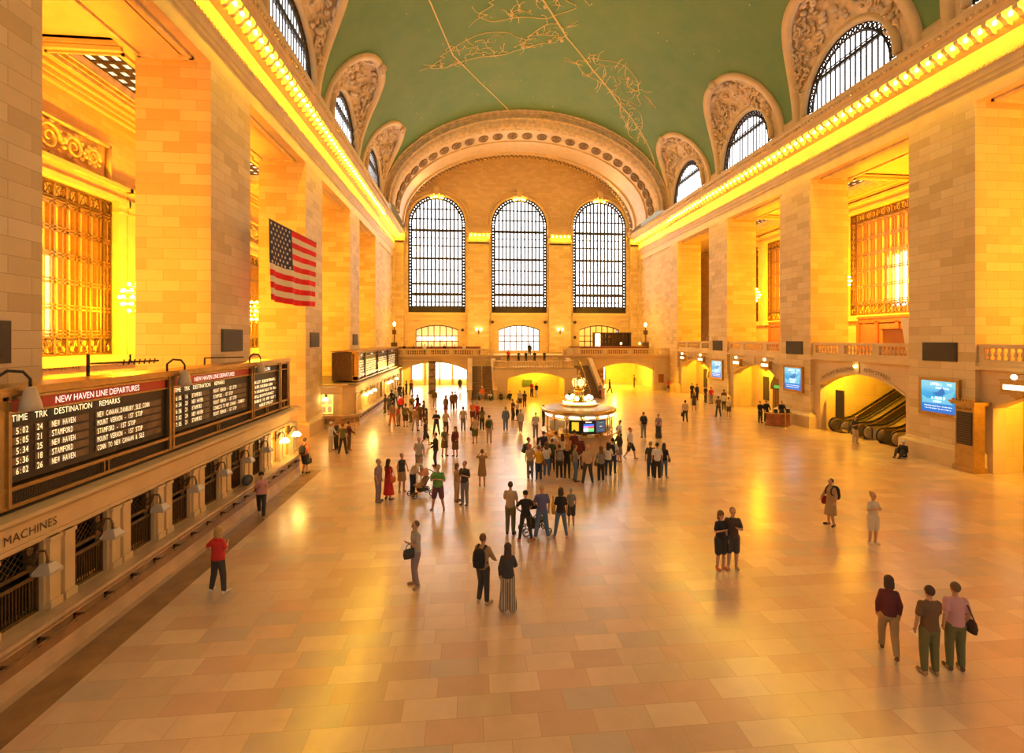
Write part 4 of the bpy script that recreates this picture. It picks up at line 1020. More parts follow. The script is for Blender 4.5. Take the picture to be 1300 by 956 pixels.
board_section(t, 8.8, 10.45, None, [], [[(.2, 1.2)], [(.25, 1.0)]], False, True)
t2 = board('farther departures board on the roof of the far ticket office', 40.7, 62.0, 1.9, [40.8, 43.4, 49.0, 54.8, 60.6, 61.9])
for a, b in ((40.9, 43.2), (43.6, 48.8), (49.2, 54.6), (55.0, 60.4)):
    board_section(t2, a, b, None, [], [[(.3, (b-a)*.8)] for _ in range(7)], False, True)

# gooseneck lamps over the boards, bracket arm
def gooseneck(y, lab, x=-15.9):
    t = thing('gooseneck_lamp', lab, 'lamp', (x, y, 5.7)); mb = MB(); mb.tube([(x-.1, y-.45, 5.72), (x-.1, y-.45, 5.95), (x-.02, y-.3, 6.08), (x+.1, y-.1, 6.05), (x+.15, y, 5.9), (x+.15, y, 5.7)], .03, 6); mb.build('neck', M['iron'], t, smooth=True)
    mb = MB(); mb.lathe([(.03,.15),(.09,.12),(.17,-.18),(.19,-.32),(.15,-.33)], (x+.15, y, 5.6), 10); mb.build('lamp_shade', plain('cream_metal_shade', (.62,.50,.36), .5), t, smooth=True)
gooseneck(10.95, 'cream hooded lamp on a curved neck at the left end of the near departures board'); gooseneck(16.35, 'cream hooded lamp on a dark curved neck between the two red headers'); gooseneck(21.9, 'dark necked lamp near the far end of the near departures board')
mb = MB(); mb.tube([(-16.9, 14.1, 5.6), (-16.9, 14.1, 6.3)], .04); mb.tube([(-16.9, 14.1, 6.05), (-16.3, 16.0, 6.05)], .03)
for i in range(7): mb.tube([(-16.6+.05*i, 14.95+.14*i, 5.98), (-16.6+.05*i, 15.0+.14*i, 6.12)], .02)
tag(mb.build('bracket_arm', M['iron']), 'dark iron bracket arm standing behind the near departures board', 'bracket')
mb = MB(); mb.tube([(-17, 20.0, 5.7), (-17, 20.0, 5.98)], .03); mb.tube([(-17, 20.0, 5.98), (-16.3, 21.6, 5.95)], .025); tag(mb.build('bracket_arm', M['iron']), 'smaller iron bracket arm behind the second red header', 'bracket')

# ================================================================ ticket offices
def grate_mb(w):       # local, plane x=0, y across, z up
    mb = MB(); h = 1.5
    for z0, z1 in ((0,.08),(.72,.80),(.92,1.0),(h-.08,h)): mb.box(-.02,.02,-w/2,w/2,z0,z1)
    for y in (-w/2, w/2-.05): mb.box(-.025,.025,y,y+.05,0,h)
    k = -w/2+.07
    while k < w/2-.04: mb.box(-.012,.012,k,k+.018,.08,.72); k += .075
    s = -w/2
    n = 7
    for i in range(-3, n+1):
        for sg in (1, -1):
            y0 = -w/2+i*w/n; y1 = y0+.42
            z0, z1 = (1.0, 1.42) if sg > 0 else (1.42, 1.0)
            a, b = max(y0, -w/2), min(y1, w/2)
            if b-a < .03: continue
            za = z0+(z1-z0)*(a-y0)/.42; zb = z0+(z1-z0)*(b-y0)/.42; mb.tube([(0, a, za), (0, b, zb)], .009, 4)
    return mb
gr0 = None
def office(name_lab, y0, y1, wins, lit, rounded_end, lamps_lab):
    global gr0
    XF = -15.95
    t = thing('ticket_office', name_lab, 'ticket office', (-17, (y0+y1)/2, 0))
    mb = MB(); ops = [(c-.52, c+.52, 1.0, lambda s: 2.48) for c in wins]
    arched(mb, lambda s, d, z: (XF-d, s, z), y0, y1, .0, 3.0, ops, .28)
    if rounded_end < 0:     # near end faces the camera, with a cut corner
        mb.quad((XF, y0, 0), (XF-.8, y0-.9, 0), (XF-.8, y0-.9, 3), (XF, y0, 3))
        arched(mb, lambda s, d, z: (s, y0-.9+d, z), -21.4, XF-.8, 0, 3.0, [(-19.0, -17.4, 1.05, lambda s: 2.5)], .25)
    else:
        mb.quad((XF, y1, 0), (XF-.5, y1+.5, 0), (XF-.5, y1+.5, 3), (XF, y1, 3)); mb.quad((XF-.5, y1+.5, 0), (-21.4, y1+.5, 0), (-21.4, y1+.5, 3), (XF-.5, y1+.5, 3))
    mb.build('facade', M['marble'] if False else M['smooth'], t)
    mb = MB(); e0 = y0-(.9 if rounded_end < 0 else 0); e1 = y1+(.5 if rounded_end > 0 else 0)
    def corn(pr):
        if rounded_end < 0: path = [(0, y1), (0, y0), (-.8, y0-.9), (-5.4, y0-.9)]; ns = [(1, 0), (.92, -.38), (.38, -.92), (0, -1)]
        else: path = [(0, y0), (0, y1), (-.5, y1+.5), (-5.4, y1+.5)]; ns = [(1, 0), (.92, .38), (.38, .92), (0, 1)]
        mb.sweep(pr, lambda i, o, z: (XF+path[i][0]+ns[i][0]*o, path[i][1]+ns[i][1]*o, z), range(4))
    corn([(0,3.0),(.06,3.02),(.12,3.08),(.2,3.1),(.32,3.16),(.38,3.2),(.38,3.28),(0,3.3)]); corn([(0,2.52),(.05,2.52),(.05,2.6),(.02,2.6),(0,2.6)]); mb.build('cornice', M['smooth'], t)
    mb = MB(); mb.box(-21.4, XF+.1, e0, e1, 3.18, 3.29); mb.build('roof', M['roof'], t)
    edges = [wins[0]-.92]+[(a+b)/2 for a, b in zip(wins[:-1], wins[1:])]+[wins[-1]+.92]
    for e in edges:
        for s_ in (-.2, .2): mb = MB(); mb.box(XF, XF+.07, e+s_-.14, e+s_+.14, 1.0, 2.5); mb.box(XF, XF+.11, e+s_-.16, e+s_+.16, 1.0, 1.16); mb.box(XF, XF+.1, e+s_-.16, e+s_+.16, 2.42, 2.5); mb.build('pilaster', M['smooth'], t)
    mb = MB(); corn([(0,0),(.38,0),(.34,.2),(.30,.75),(.42,.86),(.46,.92),(.46,.99),(0,1.0)]); mb.build('counter', M['marble'], t)
    mb = MB(); corn([(.30,.05),(.335,.05),(.325,.72),(.30,.72)]); mb.build('counter_front', M['marble_dark'], t)
    mb = MB(); k = wins[0]-.9      # bag rail brackets under the counter ledge
    while k < wins[-1]+1: mb.box(XF+.30, XF+.52, k-.03, k+.03, .68, .72); mb.box(XF+.30, XF+.36, k-.03, k+.03, .55, .72); k += .92
    mb.tube([(XF+.5, wins[0]-1, .7), (XF+.5, wins[-1]+1, .7)], .02); mb.build('bag_rail', M['bronze'], t)
    for i, c in enumerate(wins):
        if i in lit:
            mb = MB(); mb.box(XF-.35, XF-.3, c-.55, c+.55, .95, 2.5); mb.build('lit_window', emit('lit_ticket_window', (1,.62,.10), 1.5) if 'tw' not in M else M['tw'], t); M['tw'] = bpy.data.materials['lit_ticket_window']
            mb = MB(); mb.box(XF-.2, XF-.17, c-.38, c-.12, 1.35, 2.1); mb.box(XF-.2, XF-.18, c+.1, c+.3, 1.1, 1.5); mb.build('notice', M['white'], t)
            mb = MB()
            for y in (c-.5, c, c+.46): mb.box(XF-.2, XF-.16, y, y+.04, 1.0, 2.48)
            mb.box(XF-.2, XF-.16, c-.5, c+.5, 2.1, 2.15); mb.build('window_bars', M['bronze_light'], t)
        else:
            if gr0 is None: o = grate_mb(1.04).build('window_grille', M['bronze'], t, local=True); gr0 = o
            else: o = gr0.copy(); COL.objects.link(o); o.parent = t
            o.location = Vector((XF-.12, c, .99))-Vector(t.location)
    mb = MB(); mb.box(XF-.6, XF-.55, y0, y1, .9, 2.6); mb.build('dark_interior', M['black'], t)
    return t
W1 = [5.45, 7.3, 9.15, 11.0, 12.85, 14.7, 16.5, 18.35, 20.2, 22.0, 23.9, 25.45]
o1 = office('near stone ticket office with a row of grilled windows below the long departures board', -3, 26.2, W1, (10, 11), 1, None)
W2 = [41.0+1.84*i for i in range(12)]
o2 = office('far stone ticket office with a cut corner, lit windows and a crowd at its counter', 39.9, 63.3, W2, (0, 1, 2, 3, 4, 6, 7, 8), -1, None)
mb = MB(); mb.box(-18.95, -17.45, 39.3, 39.34, 1.05, 2.5); mb.build('lit_window', M['tw'], o2)
mb = MB()
for i in range(3):
    for j in range(2): mb.box(-18.7+i*.42, -18.4+i*.42, 39.2, 39.23, 1.15+j*.6, 1.6+j*.6)
mb.build('notice', M['white'], o2)
mb = MB()
for a, b in ((-21.2, -20.4), (-20.2, -19.3)): mb.box(a, b, 38.95, 39.0, .4, 2.4)
mb.build('wall_panel', M['marble'], o2)
text('MACHINES', .25, lambda x, y: (-15.94, 11.22+x, 2.78+y), M['dark_letter'], 'lettering', o1, spacing=1.05)
text('TICKET', .25, lambda x, y: (-15.94, 9.55+x, 2.76+y), M['dark_letter'], 'lettering', o1, spacing=1.05)

LAMP = None
def counter_lamp(y, lit, lab, x=-15.55, z=2.05, turn=0):
    t = thing('counter_lamp', lab, 'lamp', (x, y, z), turn, 'lamps over the ticket windows')
    mb = MB(); mb.tube([(-.34, 0, .22), (-.2, 0, .36), (-.04, 0, .36), (0, 0, .24), (0, 0, .1)], .025, 6); mb.box(-.4, -.33, -.07, .07, .0, .42)
    for k in range(5): mb.ball((-.28+.02*k, 0, .12+.05*k), .05, 6, 4)
    mb.build('bracket', M['bronze'], t, local=True)
    mb = MB(); mb.sweep([(-.08,.12),(.08,.12),(.17,-.03),(.17,-.09),(-.17,-.09),(-.17,-.03)], lambda q, a, b: (a, q*(.17 if b < 0 else .09), b), [-1, 1]); mb.build('lamp_shade', M['lamp_glow'] if lit else plain('unlit_lamp_glass', (.50,.42,.34), .35), t, local=True)
wl = ['far left', 'eighth', 'seventh', 'near edge', 'leftmost visible']
desc = {3: 'unlit boxy lamp above the counter under the word machines', 4: 'unlit boxy lamp right of the carved word machines', 5: 'unlit boxy lamp over the third grilled window from the left edge', 6: 'unlit boxy lamp over the fourth grilled window from the left edge', 7: 'unlit boxy lamp over the fifth grilled window from the left edge', 8: 'unlit boxy lamp over the grilled window above the grey bag', 9: 'unlit boxy lamp over the last dark grilled window before the lit ones', 10: 'glowing lamp over the nearer of the two lit near office windows', 11: 'glowing lamp at the far corner of the near ticket office'}
for i in range(3, 12): counter_lamp(W1[i]+.1, i >= 10, desc[i])
d2 = {0: 'glowing lamp just past the cut corner of the far ticket office', 1: 'second glowing lamp along the far ticket office counter', 2: 'third glowing lamp along the far ticket office counter', 6: 'fourth glowing lamp along the far ticket office counter, above the queue', 7: 'fifth glowing lamp along the far ticket office counter, above the queue', 9: 'farthest lamp of the far ticket office counter'}
for i, l in d2.items(): counter_lamp(W2[i]+.6, True, l, z=2.2)
counter_lamp(38.7, True, 'glowing lamp before the end window of the far ticket office facing the hall', x=-17.9, z=2.2, turn=-PI/2)
t = thing('backpack', 'grey backpack left on the counter ledge behind the walking woman', 'bag', (-15.72, 20.6, 1.0)); mb = MB(); mb.ball((-15.72, 20.6, 1.2), .24, 10, 7, (.75, 1.15, .85)); mb.build('pack_body', col('slate', (.10,.11,.13)), t, smooth=True); mb = MB(); mb.tube([(-15.6, 20.5, 1.1), (-15.5, 20.55, 1.28), (-15.62, 20.6, 1.38)], .02); mb.build('strap', M['black'], t)

# south back wall: visible low arch with shop lights and faint names
ws = bpy.data.objects.get('wall_south')
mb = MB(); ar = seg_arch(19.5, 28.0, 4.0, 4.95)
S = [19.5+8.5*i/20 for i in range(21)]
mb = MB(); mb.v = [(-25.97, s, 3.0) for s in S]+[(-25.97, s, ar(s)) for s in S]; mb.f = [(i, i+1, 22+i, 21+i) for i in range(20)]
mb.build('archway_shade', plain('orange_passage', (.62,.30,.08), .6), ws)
text('STREET', .3, lambda x, y: (-25.95, 21.6+x, 5.28+y), M['dark_letter'], 'lettering', ws); text('VANDERBILT AVE', .3, lambda x, y: (-25.95, 25.3+x, 5.35+y-.03*x*x), M['dark_letter'], 'lettering', ws)
t = thing('shop_display', 'small lit shop display low behind the near departures board', 'display', (-25.6, 22, 3.3)); mb = MB(); mb.box(-25.8, -25.6, 21.2, 22.2, 3.3, 4.4); mb.build('lit_panel', M['sign_glow'], t); mb = MB()
for i in range(4): mb.ball((-25.6, 22.3+i*.4, 4.5), .07, 6, 4)
mb.build('spot_lamps', M['lamp_glow'], t); mb = MB(); mb.box(-25.8, -25.5, 22.2, 24.2, 3.3, 4.35); mb.build('cabinet', M['wood'], t)

# ================================================================ flag
A0, A1 = Vector((-17.0, 26.0, 0)), Vector((-16.2, 30.9, 0)); NX, NZ = 39, 26
flg = thing('flag', 'large stars and stripes flag hanging beside the second left pillar', 'flag', ((A0.x+A1.x)/2, (A0.y+A1.y)/2, 8.5))
ztop = lambda f: 12.60-.25*f; zbot = lambda f: 8.63-.05*f+.28*math.sin(PI*min(f*1.1,1))*-.35
def fpt(f, g):
    p = A0.lerp(A1, f); n = Vector((A1.y-A0.y, -(A1.x-A0.x), 0)).normalized()
    p = p+n*(.10*math.sin(f*16+g*1.5)*g+.05*math.sin(f*34)*g); return (p.x, p.y, ztop(f)+(zbot(f)-ztop(f))*g)
me = bpy.data.meshes.new('cloth'); b0 = ORG[flg.name]
vs = [tuple(Vector(fpt(i/NX, j/NZ))-b0) for j in range(NZ+1) for i in range(NX+1)]
fs = []; mi = []
for j in range(NZ):
    for i in range(NX):
        fs.append((j*(NX+1)+i, j*(NX+1)+i+1, (j+1)*(NX+1)+i+1, (j+1)*(NX+1)+i)); st_ = j//2
        mi.append(2 if (i < NX*.42 and st_ < 7) else (0 if st_ % 2 == 0 else 1))
me.from_pydata(vs, [], fs)
for m_ in (plain('flag_red', (.80,.008,.015), .8), plain('flag_white', (.80,.70,.58), .8), plain('flag_blue', (.03,.035,.12), .8)): me.materials.append(m_)
me.polygons.foreach_set('material_index', mi); me.polygons.foreach_set('use_smooth', [True]*len(fs)); o = bpy.data.objects.new('cloth', me); COL.objects.link(o); o.parent = flg; ORG[o.name] = b0
mb = MB()
for r in range(9):
    for k in range(6 if r % 2 == 0 else 5):
        f = .42*((k+.5)/6 if r % 2 == 0 else (k+1)/6); g = (r+.6)/9*(14/26); pts = []
        for q in range(10):
            rr_ = .105 if q % 2 == 0 else .045; a = q/10*2*PI; p = Vector(fpt(f+rr_*math.sin(a)/4.96, g-rr_*math.cos(a)/3.9)); pts.append((p.x+.012, p.y-.004, p.z))
        n = len(mb.v); mb.v += pts; mb.f.append(tuple(range(n, n+10)))
mb.build('stars', bpy.data.materials['flag_white'], o)
mb = MB(); mb.tube([(A0.x, A0.y-.05, 12.62), (A1.x, A1.y+.05, 12.37)], .02); mb.build('top_rod', M['bronze'], flg)

# ================================================================ bulbs on the cornices, chandeliers
bm_ = MB().lathe([(.03,.10),(.045,.05),(.085,-.02),(.09,-.07),(.06,-.13),(.01,-.15)], n=8)
b0_ = None
def bulb(p, lab, grp):
    global b0_
    if b0_ is None:
        o = bm_.build('light_bulb', M['bulb'], local=True, smooth=True); b0_ = o
        s = MB().lathe([(.05,.16),(.05,.09),(.035,.08)], n=8).build('socket', M['brass'], o, local=True); KIDS[o.name] = [s]
    else: o = copy_tree(b0_)
    o.location = p; tag(o, lab, 'bulb', grp)
for sg, lab in ((-1, 'bare glowing bulb in the long row under the cornice on the flag side'), (1, 'bare glowing bulb in the long row under the cornice on the escalator side')):
    y = 19.35 if sg > 0 else 21.45
    while y < 75.6: bulb((sg*(HWX-.80-(0 if y < 62 else -.2)), y, 21.62), lab, lab.replace('bare glowing bulb', 'bulbs')); y += .70
for nm, x0, x1 in (('left corner', -18.6, -17.0), ('left middle', -7.8, -4.45), ('right middle', 4.45, 7.95), ('right corner', 17.2, 18.8)):
    k = x0+.56
    while k < x1-.1: bulb((k, 75.25, 22.15), 'bare glowing bulb on the capital of the %s pilaster of the end wall' % nm, 'bulbs on the %s pilaster capital' % nm); k += .62
for i, c in enumerate(WX):
    for q in (-.75, -.4, 0, .4, .75): bulb((c+q, 76.2, 28.0-.12*abs(q)*2), 'bare glowing bulb at the crown of the %s arched window' % ['left', 'middle', 'right'][i], 'bulbs at the crown of the %s window' % ['left', 'middle', 'right'][i])
cb_ = None
def wall_cluster(sg, y, z, lab):
    global cb_
    t = thing('wall_chandelier', lab, 'chandelier', (sg*22.2, y, z)); c = Vector((sg*22.2, y, z)); mb = MB()
    for zz, r in ((-.6, .3), (-.3, .5), (0, .58), (.3, .5), (.6, .3)): mb.tube([(c.x+r*math.cos(a*PI/6), c.y+r*math.sin(a*PI/6), c.z+zz) for a in range(12)], .03, 4, loop=True)
    mb.tube([(sg*21.35, y, z), (c.x, y, z)], .06); mb.tube([(c.x, y, z-.8), (c.x, y, z+.8)], .05); mb.build('frame', M['bronze_light'], t)
    for zz, r, n in ((-.6, .34, 6), (-.3, .55, 9), (0, .64, 10), (.3, .55, 9), (.6, .34, 6)):
        for k in range(n):
            a = 2*PI*k/n
            if cb_ is None: o = MB().ball((0, 0, 0), .075, 8, 5).build('bulb', M['bulb'], t, local=True); cb_ = o
            else: o = cb_.copy(); COL.objects.link(o); o.parent = t
            o.location = (r*math.cos(a), r*math.sin(a), zz+.06)
wall_cluster(-1, 24.6, 8.5, 'cluster of glowing bulbs behind the nearest left pillar'); wall_cluster(-1, 37.3, 8.6, 'cluster of glowing bulbs left of the flag, behind the second left pillar')
wall_cluster(-1, 50.0, 8.6, 'cluster of glowing bulbs behind the farthest left free-standing pillar')
wall_cluster(1, 50.0, 11.2, 'cluster of glowing bulbs seen through the second bay of the right side'); wall_cluster(1, 37.4, 11.2, 'cluster of glowing bulbs hidden behind the second right pillar'); wall_cluster(1, 25.0, 11.2, 'cluster of glowing bulbs behind the nearest right pillar')

# ================================================================ information booth with the clock
BX, BYc = -.55, 30.2
bt = thing('information_booth', 'round glass information booth with a golden roof in the middle of the hall', 'booth', (BX, BYc, 0)); c = (BX, BYc, 0)
mb = MB().lathe([(2.0,0),(2.12,0),(2.12,.12),(2.04,.2),(2.04,1.05),(1.9,1.05)], c, 40); mb.build('base_wall', M['marble'], bt, smooth=False)
mb = MB().lathe([(1.7,1.05),(2.25,1.05),(2.34,1.1),(2.34,1.2),(1.7,1.22)], c, 40); mb.build('counter_ledge', M['brass'], bt)
mb = MB()
for k in range(14):
    a = 2*PI*k/14+.1; x, y = BX+1.98*math.cos(a), BYc+1.98*math.sin(a); mb.tube([(x, y, 1.2), (x, y, 2.3)], .04, 6)
for z in (1.25, 2.0, 2.26): mb.tube([(BX+1.98*math.cos(2*PI*k/40), BYc+1.98*math.sin(2*PI*k/40), z) for k in range(40)], .03, 5, loop=True)
mb.build('glazing_frame', M['brass'], bt)
mb = MB().lathe([(1.97,1.2),(1.97,2.28)], c, 40, cap=False); mb.build('glass', M['glass'], bt)
mb = MB().lathe([(1.9,2.26),(2.1,2.26),(2.22,2.34),(2.24,2.5),(2.1,2.56),(1.9,2.6),(.9,2.7),(.02,2.72)], c, 40); mb.build('roof', plain('cream_booth_roof', (.58,.42,.24), .35, noise_amt=.1), bt)
mb = MB().lathe([(2.2,2.36),(2.27,2.38),(2.27,2.5),(2.2,2.52)], c, 40); mb.build('roof_rim', M['brass'], bt)
mb = MB()
for k in range(14):
    a0 = 2*PI*(k+.18)/14+.1; a1 = 2*PI*(k+.82)/14+.1
    mb.lathe([(2.02,2.14),(2.06,2.14),(2.06,2.23),(2.02,2.23)], c, 5, a0, a1)
mb.build('light_strips', emit('white_booth_strip_light', (1,.92,.72), 5), bt)
mb = MB().lathe([(.05,0),(.6,0),(.6,2.2),(.05,2.2)], c, 16); mb.build('core', emit('lit_booth_core', (1,.72,.28), .6), bt)
mb = MB()
for k in range(10):
    a = 2*PI*k/10+.25; x, y = BX+1.6*math.cos(a), BYc+1.6*math.sin(a); mb.box(x-.2, x+.2, y-.15, y+.15, 1.2, 1.45+.2*(k % 3))
mb.build('desk_things', col('leaflets', (.5,.42,.25)), bt)
def bscreen(ang, mats, nm):
    a = math.radians(ang); n = Vector((math.cos(a), math.sin(a), 0)); u = Vector((-n.y, n.x, 0)); o = Vector((BX, BYc, 0))+n*2.05
    def bx(mb, u0, u1, z0, z1, d0, d1):
        P = [o+u*uu+n*dd for dd in (d0, d1) for uu in (u0, u1)]; k = len(mb.v); mb.v += [(p.x, p.y, z) for z in (z0, z1) for p in P]
        mb.f += [(k,k+1,k+3,k+2),(k+4,k+5,k+7,k+6),(k,k+1,k+5,k+4),(k+2,k+3,k+7,k+6),(k,k+2,k+6,k+4),(k+1,k+3,k+7,k+5)]
    mb = MB(); bx(mb, -.36, .36, 1.3, 2.05, -.04, .03); f = mb.build(nm, M['black'], bt)
    for cl, z0, z1, u0, u1 in mats:
        mb = MB(); bx(mb, u0, u1, z0, z1, .03, .038); mb.build('screen_image', cl, f)
bscreen(-87, [(emit('screen_blue', (.05,.15,.9), 1.3), 1.72, 1.84, -.3, .3), (emit('screen_pink', (.85,.25,.85), 1.3), 1.6, 1.72, -.3, -.02), (emit('screen_red', (.9,.08,.05), 1.3), 1.6, 1.72, -.02, .3), (emit('screen_green', (.15,.8,.2), 1.2), 1.42, 1.52, -.02, .3), (emit('screen_white', (.9,.9,.85), 1.2), 1.42, 1.6, -.3, -.02), (bpy.data.materials['screen_green'], 1.52, 1.6, -.02, .3), (M['white_letter'], 1.92, 1.98, -.18, .18)], 'colour_screen')
bscreen(-66, [(emit('screen_dim_blue', (.05,.07,.12), 1), 1.35, 2.0, -.32, .32), (M['white_letter'], 1.66, 1.7, -.08, .12), (bpy.data.materials['screen_green'], 1.88, 1.9, -.2, .2), (M['ad_ice'], 1.46, 1.48, -.2, .2)], 'blue_notice_screen')
bscreen(-108, [(emit('yellow_poster_glow', (.75,.55,.03), .8), 1.45, 1.95, -.2, .2)], 'yellow_poster')
mb = MB().lathe([(1.15,2.62),(1.15,2.78),(1.0,2.8),(.95,2.92),(.5,2.95),(.42,3.05),(.3,3.2),(.26,3.5),(.34,3.58),(.2,3.62)], c, 28); mb.build('pedestal', M['brass'], bt, smooth=False)
mb = MB().lathe([(.97,2.80),(.99,2.80),(.99,2.91),(.97,2.91)], c, 28); mb.build('lit_pedestal_band', M['sign_glow'], bt)
for k in range(8):
    a = 2*PI*k/8+PI/8; mb = MB(); mb.ball((BX+.72*math.cos(a), BYc+.72*math.sin(a), 3.14), .13, 10, 6); g = mb.build('lamp_globe', M['lamp_glow'], bt)
    mb = MB(); mb.tube([(BX+.72*math.cos(a), BYc+.72*math.sin(a), 2.92), (BX+.72*math.cos(a), BYc+.72*math.sin(a), 3.04)], .04); mb.build('lamp_stem', M['brass'], g)
ck = thing('clock', 'golden four-faced ball clock on top of the information booth', 'clock', (BX, BYc, 3.6)); cz = 4.05
mb = MB(); mb.lathe([(.2,3.6),(.3,3.66),(.18,3.74)], c, 16); mb.ball((BX, BYc, cz), .33, 16, 10); mb.build('body', M['brass'], ck, smooth=True)
for k in range(4):
    a = PI/4*0-PI/2+k*PI/2+.12; n = Vector((math.cos(a), math.sin(a), 0)); u = Vector((-n.y, n.x, 0)); o = Vector((BX, BYc, cz))
    mb = MB(); mb.ring([[tuple(o+n*d+u*r*math.cos(q/20*2*PI)+Vector((0,0,r*math.sin(q/20*2*PI)))) for q in range(20)] for d, r in ((.12, .26), (.36, .22))]); f = mb.build('clock_face', emit('lit_opal_clock_face', (1,.78,.30), 1.4) if k == 0 else bpy.data.materials['lit_opal_clock_face'], ck)
    mb = MB(); mb.tube([tuple(o+n*.35+u*.26*math.cos(q/20*2*PI)+Vector((0,0,.26*math.sin(q/20*2*PI)))) for q in range(20)], .035, 6, loop=True); mb.build('bezel', M['brass'], f)
    mb = MB(); mb.tube([tuple(o+n*.38), tuple(o+n*.38+u*.1+Vector((0,0,-.06)))], .014, 4); mb.tube([tuple(o+n*.38), tuple(o+n*.38+u*.05+Vector((0,0,.17)))], .010, 4); mb.build('hands', M['iron'], f)
mb = MB().lathe([(.05,4.36),(.12,4.42),(.1,4.52),(.03,4.58),(.09,4.66),(.03,4.76),(.01,4.86)], c, 12); mb.build('finial', M['brass'], ck, smooth=True)

# camera and world
cd = bpy.data.cameras.new('camera'); cam = bpy.data.objects.new('camera', cd); COL.objects.link(cam); sc.camera = cam
cam.location = (-7, 0, 6.7); cam.rotation_euler = (PI/2, 0, -math.atan(64/640))
cd.sensor_width = 36; cd.lens = 36*640/1300; cd.shift_x = -14/1300; cd.shift_y = -48/1300; cd.clip_end = 300; cd.clip_start = .1
w = bpy.data.worlds.new('world'); sc.world = w; w.use_nodes = True; w.node_tree.nodes['Background'].inputs[0].default_value = (1, .80, .55, 1); w.node_tree.nodes['Background'].inputs[1].default_value = .48
def light(kind, name, loc, power, colr, size=.2, rot=None, sy=None):
    l = bpy.data.lights.new(name, kind); l.energy = power; l.color = colr
    if kind == 'POINT': l.shadow_soft_size = size
    if kind == 'AREA':
        l.size = size
        if sy: l.shape = 'RECTANGLE'; l.size_y = sy
    o = bpy.data.objects.new(name, l); COL.objects.link(o); o.location = loc
    if rot: o.rotation_euler = rot
    return o
AMB = (1, .345, .004)
for sg in (-1, 1):
    z = 8.5 if sg < 0 else 11.2
    for y in (12.5, 24.9, 37.3, 50.0): light('POINT', 'chandelier_light', (sg*22.2, y, z), 6300, AMB, .3)
for c_ in (BAYS[1], BAYS[3], BAYS[4]): light('POINT', 'vestibule_light', (19.5, c_+.2, 4.58), 900, (1, .54, .02), .1)
light('POINT', 'vestibule_light', (19.6, BAYS[2]+1.5, 4.58), 900, (1, .52, .02), .1)
for x, y, p in ((-12, 68, 1800), (12.5, 68, 2200), (.1, 58.2, 3000)): light('POINT', 'passage_light', (x, y, 3.2 if x else 2.6), p, (1, .56, .02), .15)
for x in (-12, 0, 12): light('POINT', 'balcony_light', (x, 70, 9.0), 900, (1, .50, .06), .2)
light('POINT', 'office_light', (-15.2, 25.0, 1.9), 50, (1, .6, .1), .3); light('POINT', 'office_light', (-15.2, 43.0, 2.1), 90, (1, .6, .1), .3); light('POINT', 'office_light', (-15.2, 53.0, 2.1), 90, (1, .6, .1), .3)
light('POINT', 'booth_light', (BX, BYc, 3.6), 60, (1, .75, .3), .1)
sc.view_settings.view_transform = 'Standard'; sc.view_settings.look = 'None'; sc.view_settings.exposure = .3; sc.view_settings.gamma = 1; sc.view_settings.use_curve_mapping = False
sc.cycles.use_denoising = True; sc.cycles.max_bounces = 6; sc.cycles.diffuse_bounces = 4; sc.cycles.glossy_bounces = 3; sc.cycles.sample_clamp_indirect = 6; sc.cycles.use_light_tree = True
# ================================================================ people
def caps(mb, a, b, ra, rb, n=9, sq=1.0, fwd=None):
    """closed tapered limb segment with rounded ends; sq flattens front-back"""
    a, b = Vector(a), Vector(b); d = (b-a); L_ = d.length; d.normalize()
    u = d.cross(Vector((0, 1, 0)));
    if u.length < .2: u = d.cross(Vector((1, 0, 0)))
    u.normalize(); w = d.cross(u); rings = []
    for s, r, o in ((0, .05, -1), (0, .6, -.8), (0, .9, -.43), (0, 1, 0), (.5, 1, 0), (1, 1, 0), (1, .9, .43), (1, .6, .8), (1, .05, 1)):
        rr = ra+(rb-ra)*s; p = a+d*(L_*s+o*rr); rings.append([p+(u*math.cos(2*PI*k/n)+w*math.sin(2*PI*k/n)*sq)*rr*r for k in range(n)])
    mb.ring(rings)
def slab(mb, secs, n=14):
    """torso-like loft: (center, rx, ry) per level"""
    c0 = Vector(secs[0][0]); c1 = Vector(secs[-1][0]); rings = [[(c0.x+secs[0][1]*.3*math.cos(2*PI*k/n), c0.y+secs[0][2]*.3*math.sin(2*PI*k/n), c0.z-.02) for k in range(n)]]
    for c, rx, ry in secs: rings.append([(c[0]+rx*math.cos(2*PI*k/n), c[1]+ry*math.sin(2*PI*k/n), c[2]) for k in range(n)])
    rings.append([(c1.x+secs[-1][1]*.3*math.cos(2*PI*k/n), c1.y+secs[-1][2]*.3*math.sin(2*PI*k/n), c1.z+.015) for k in range(n)])
    mb.ring(rings)
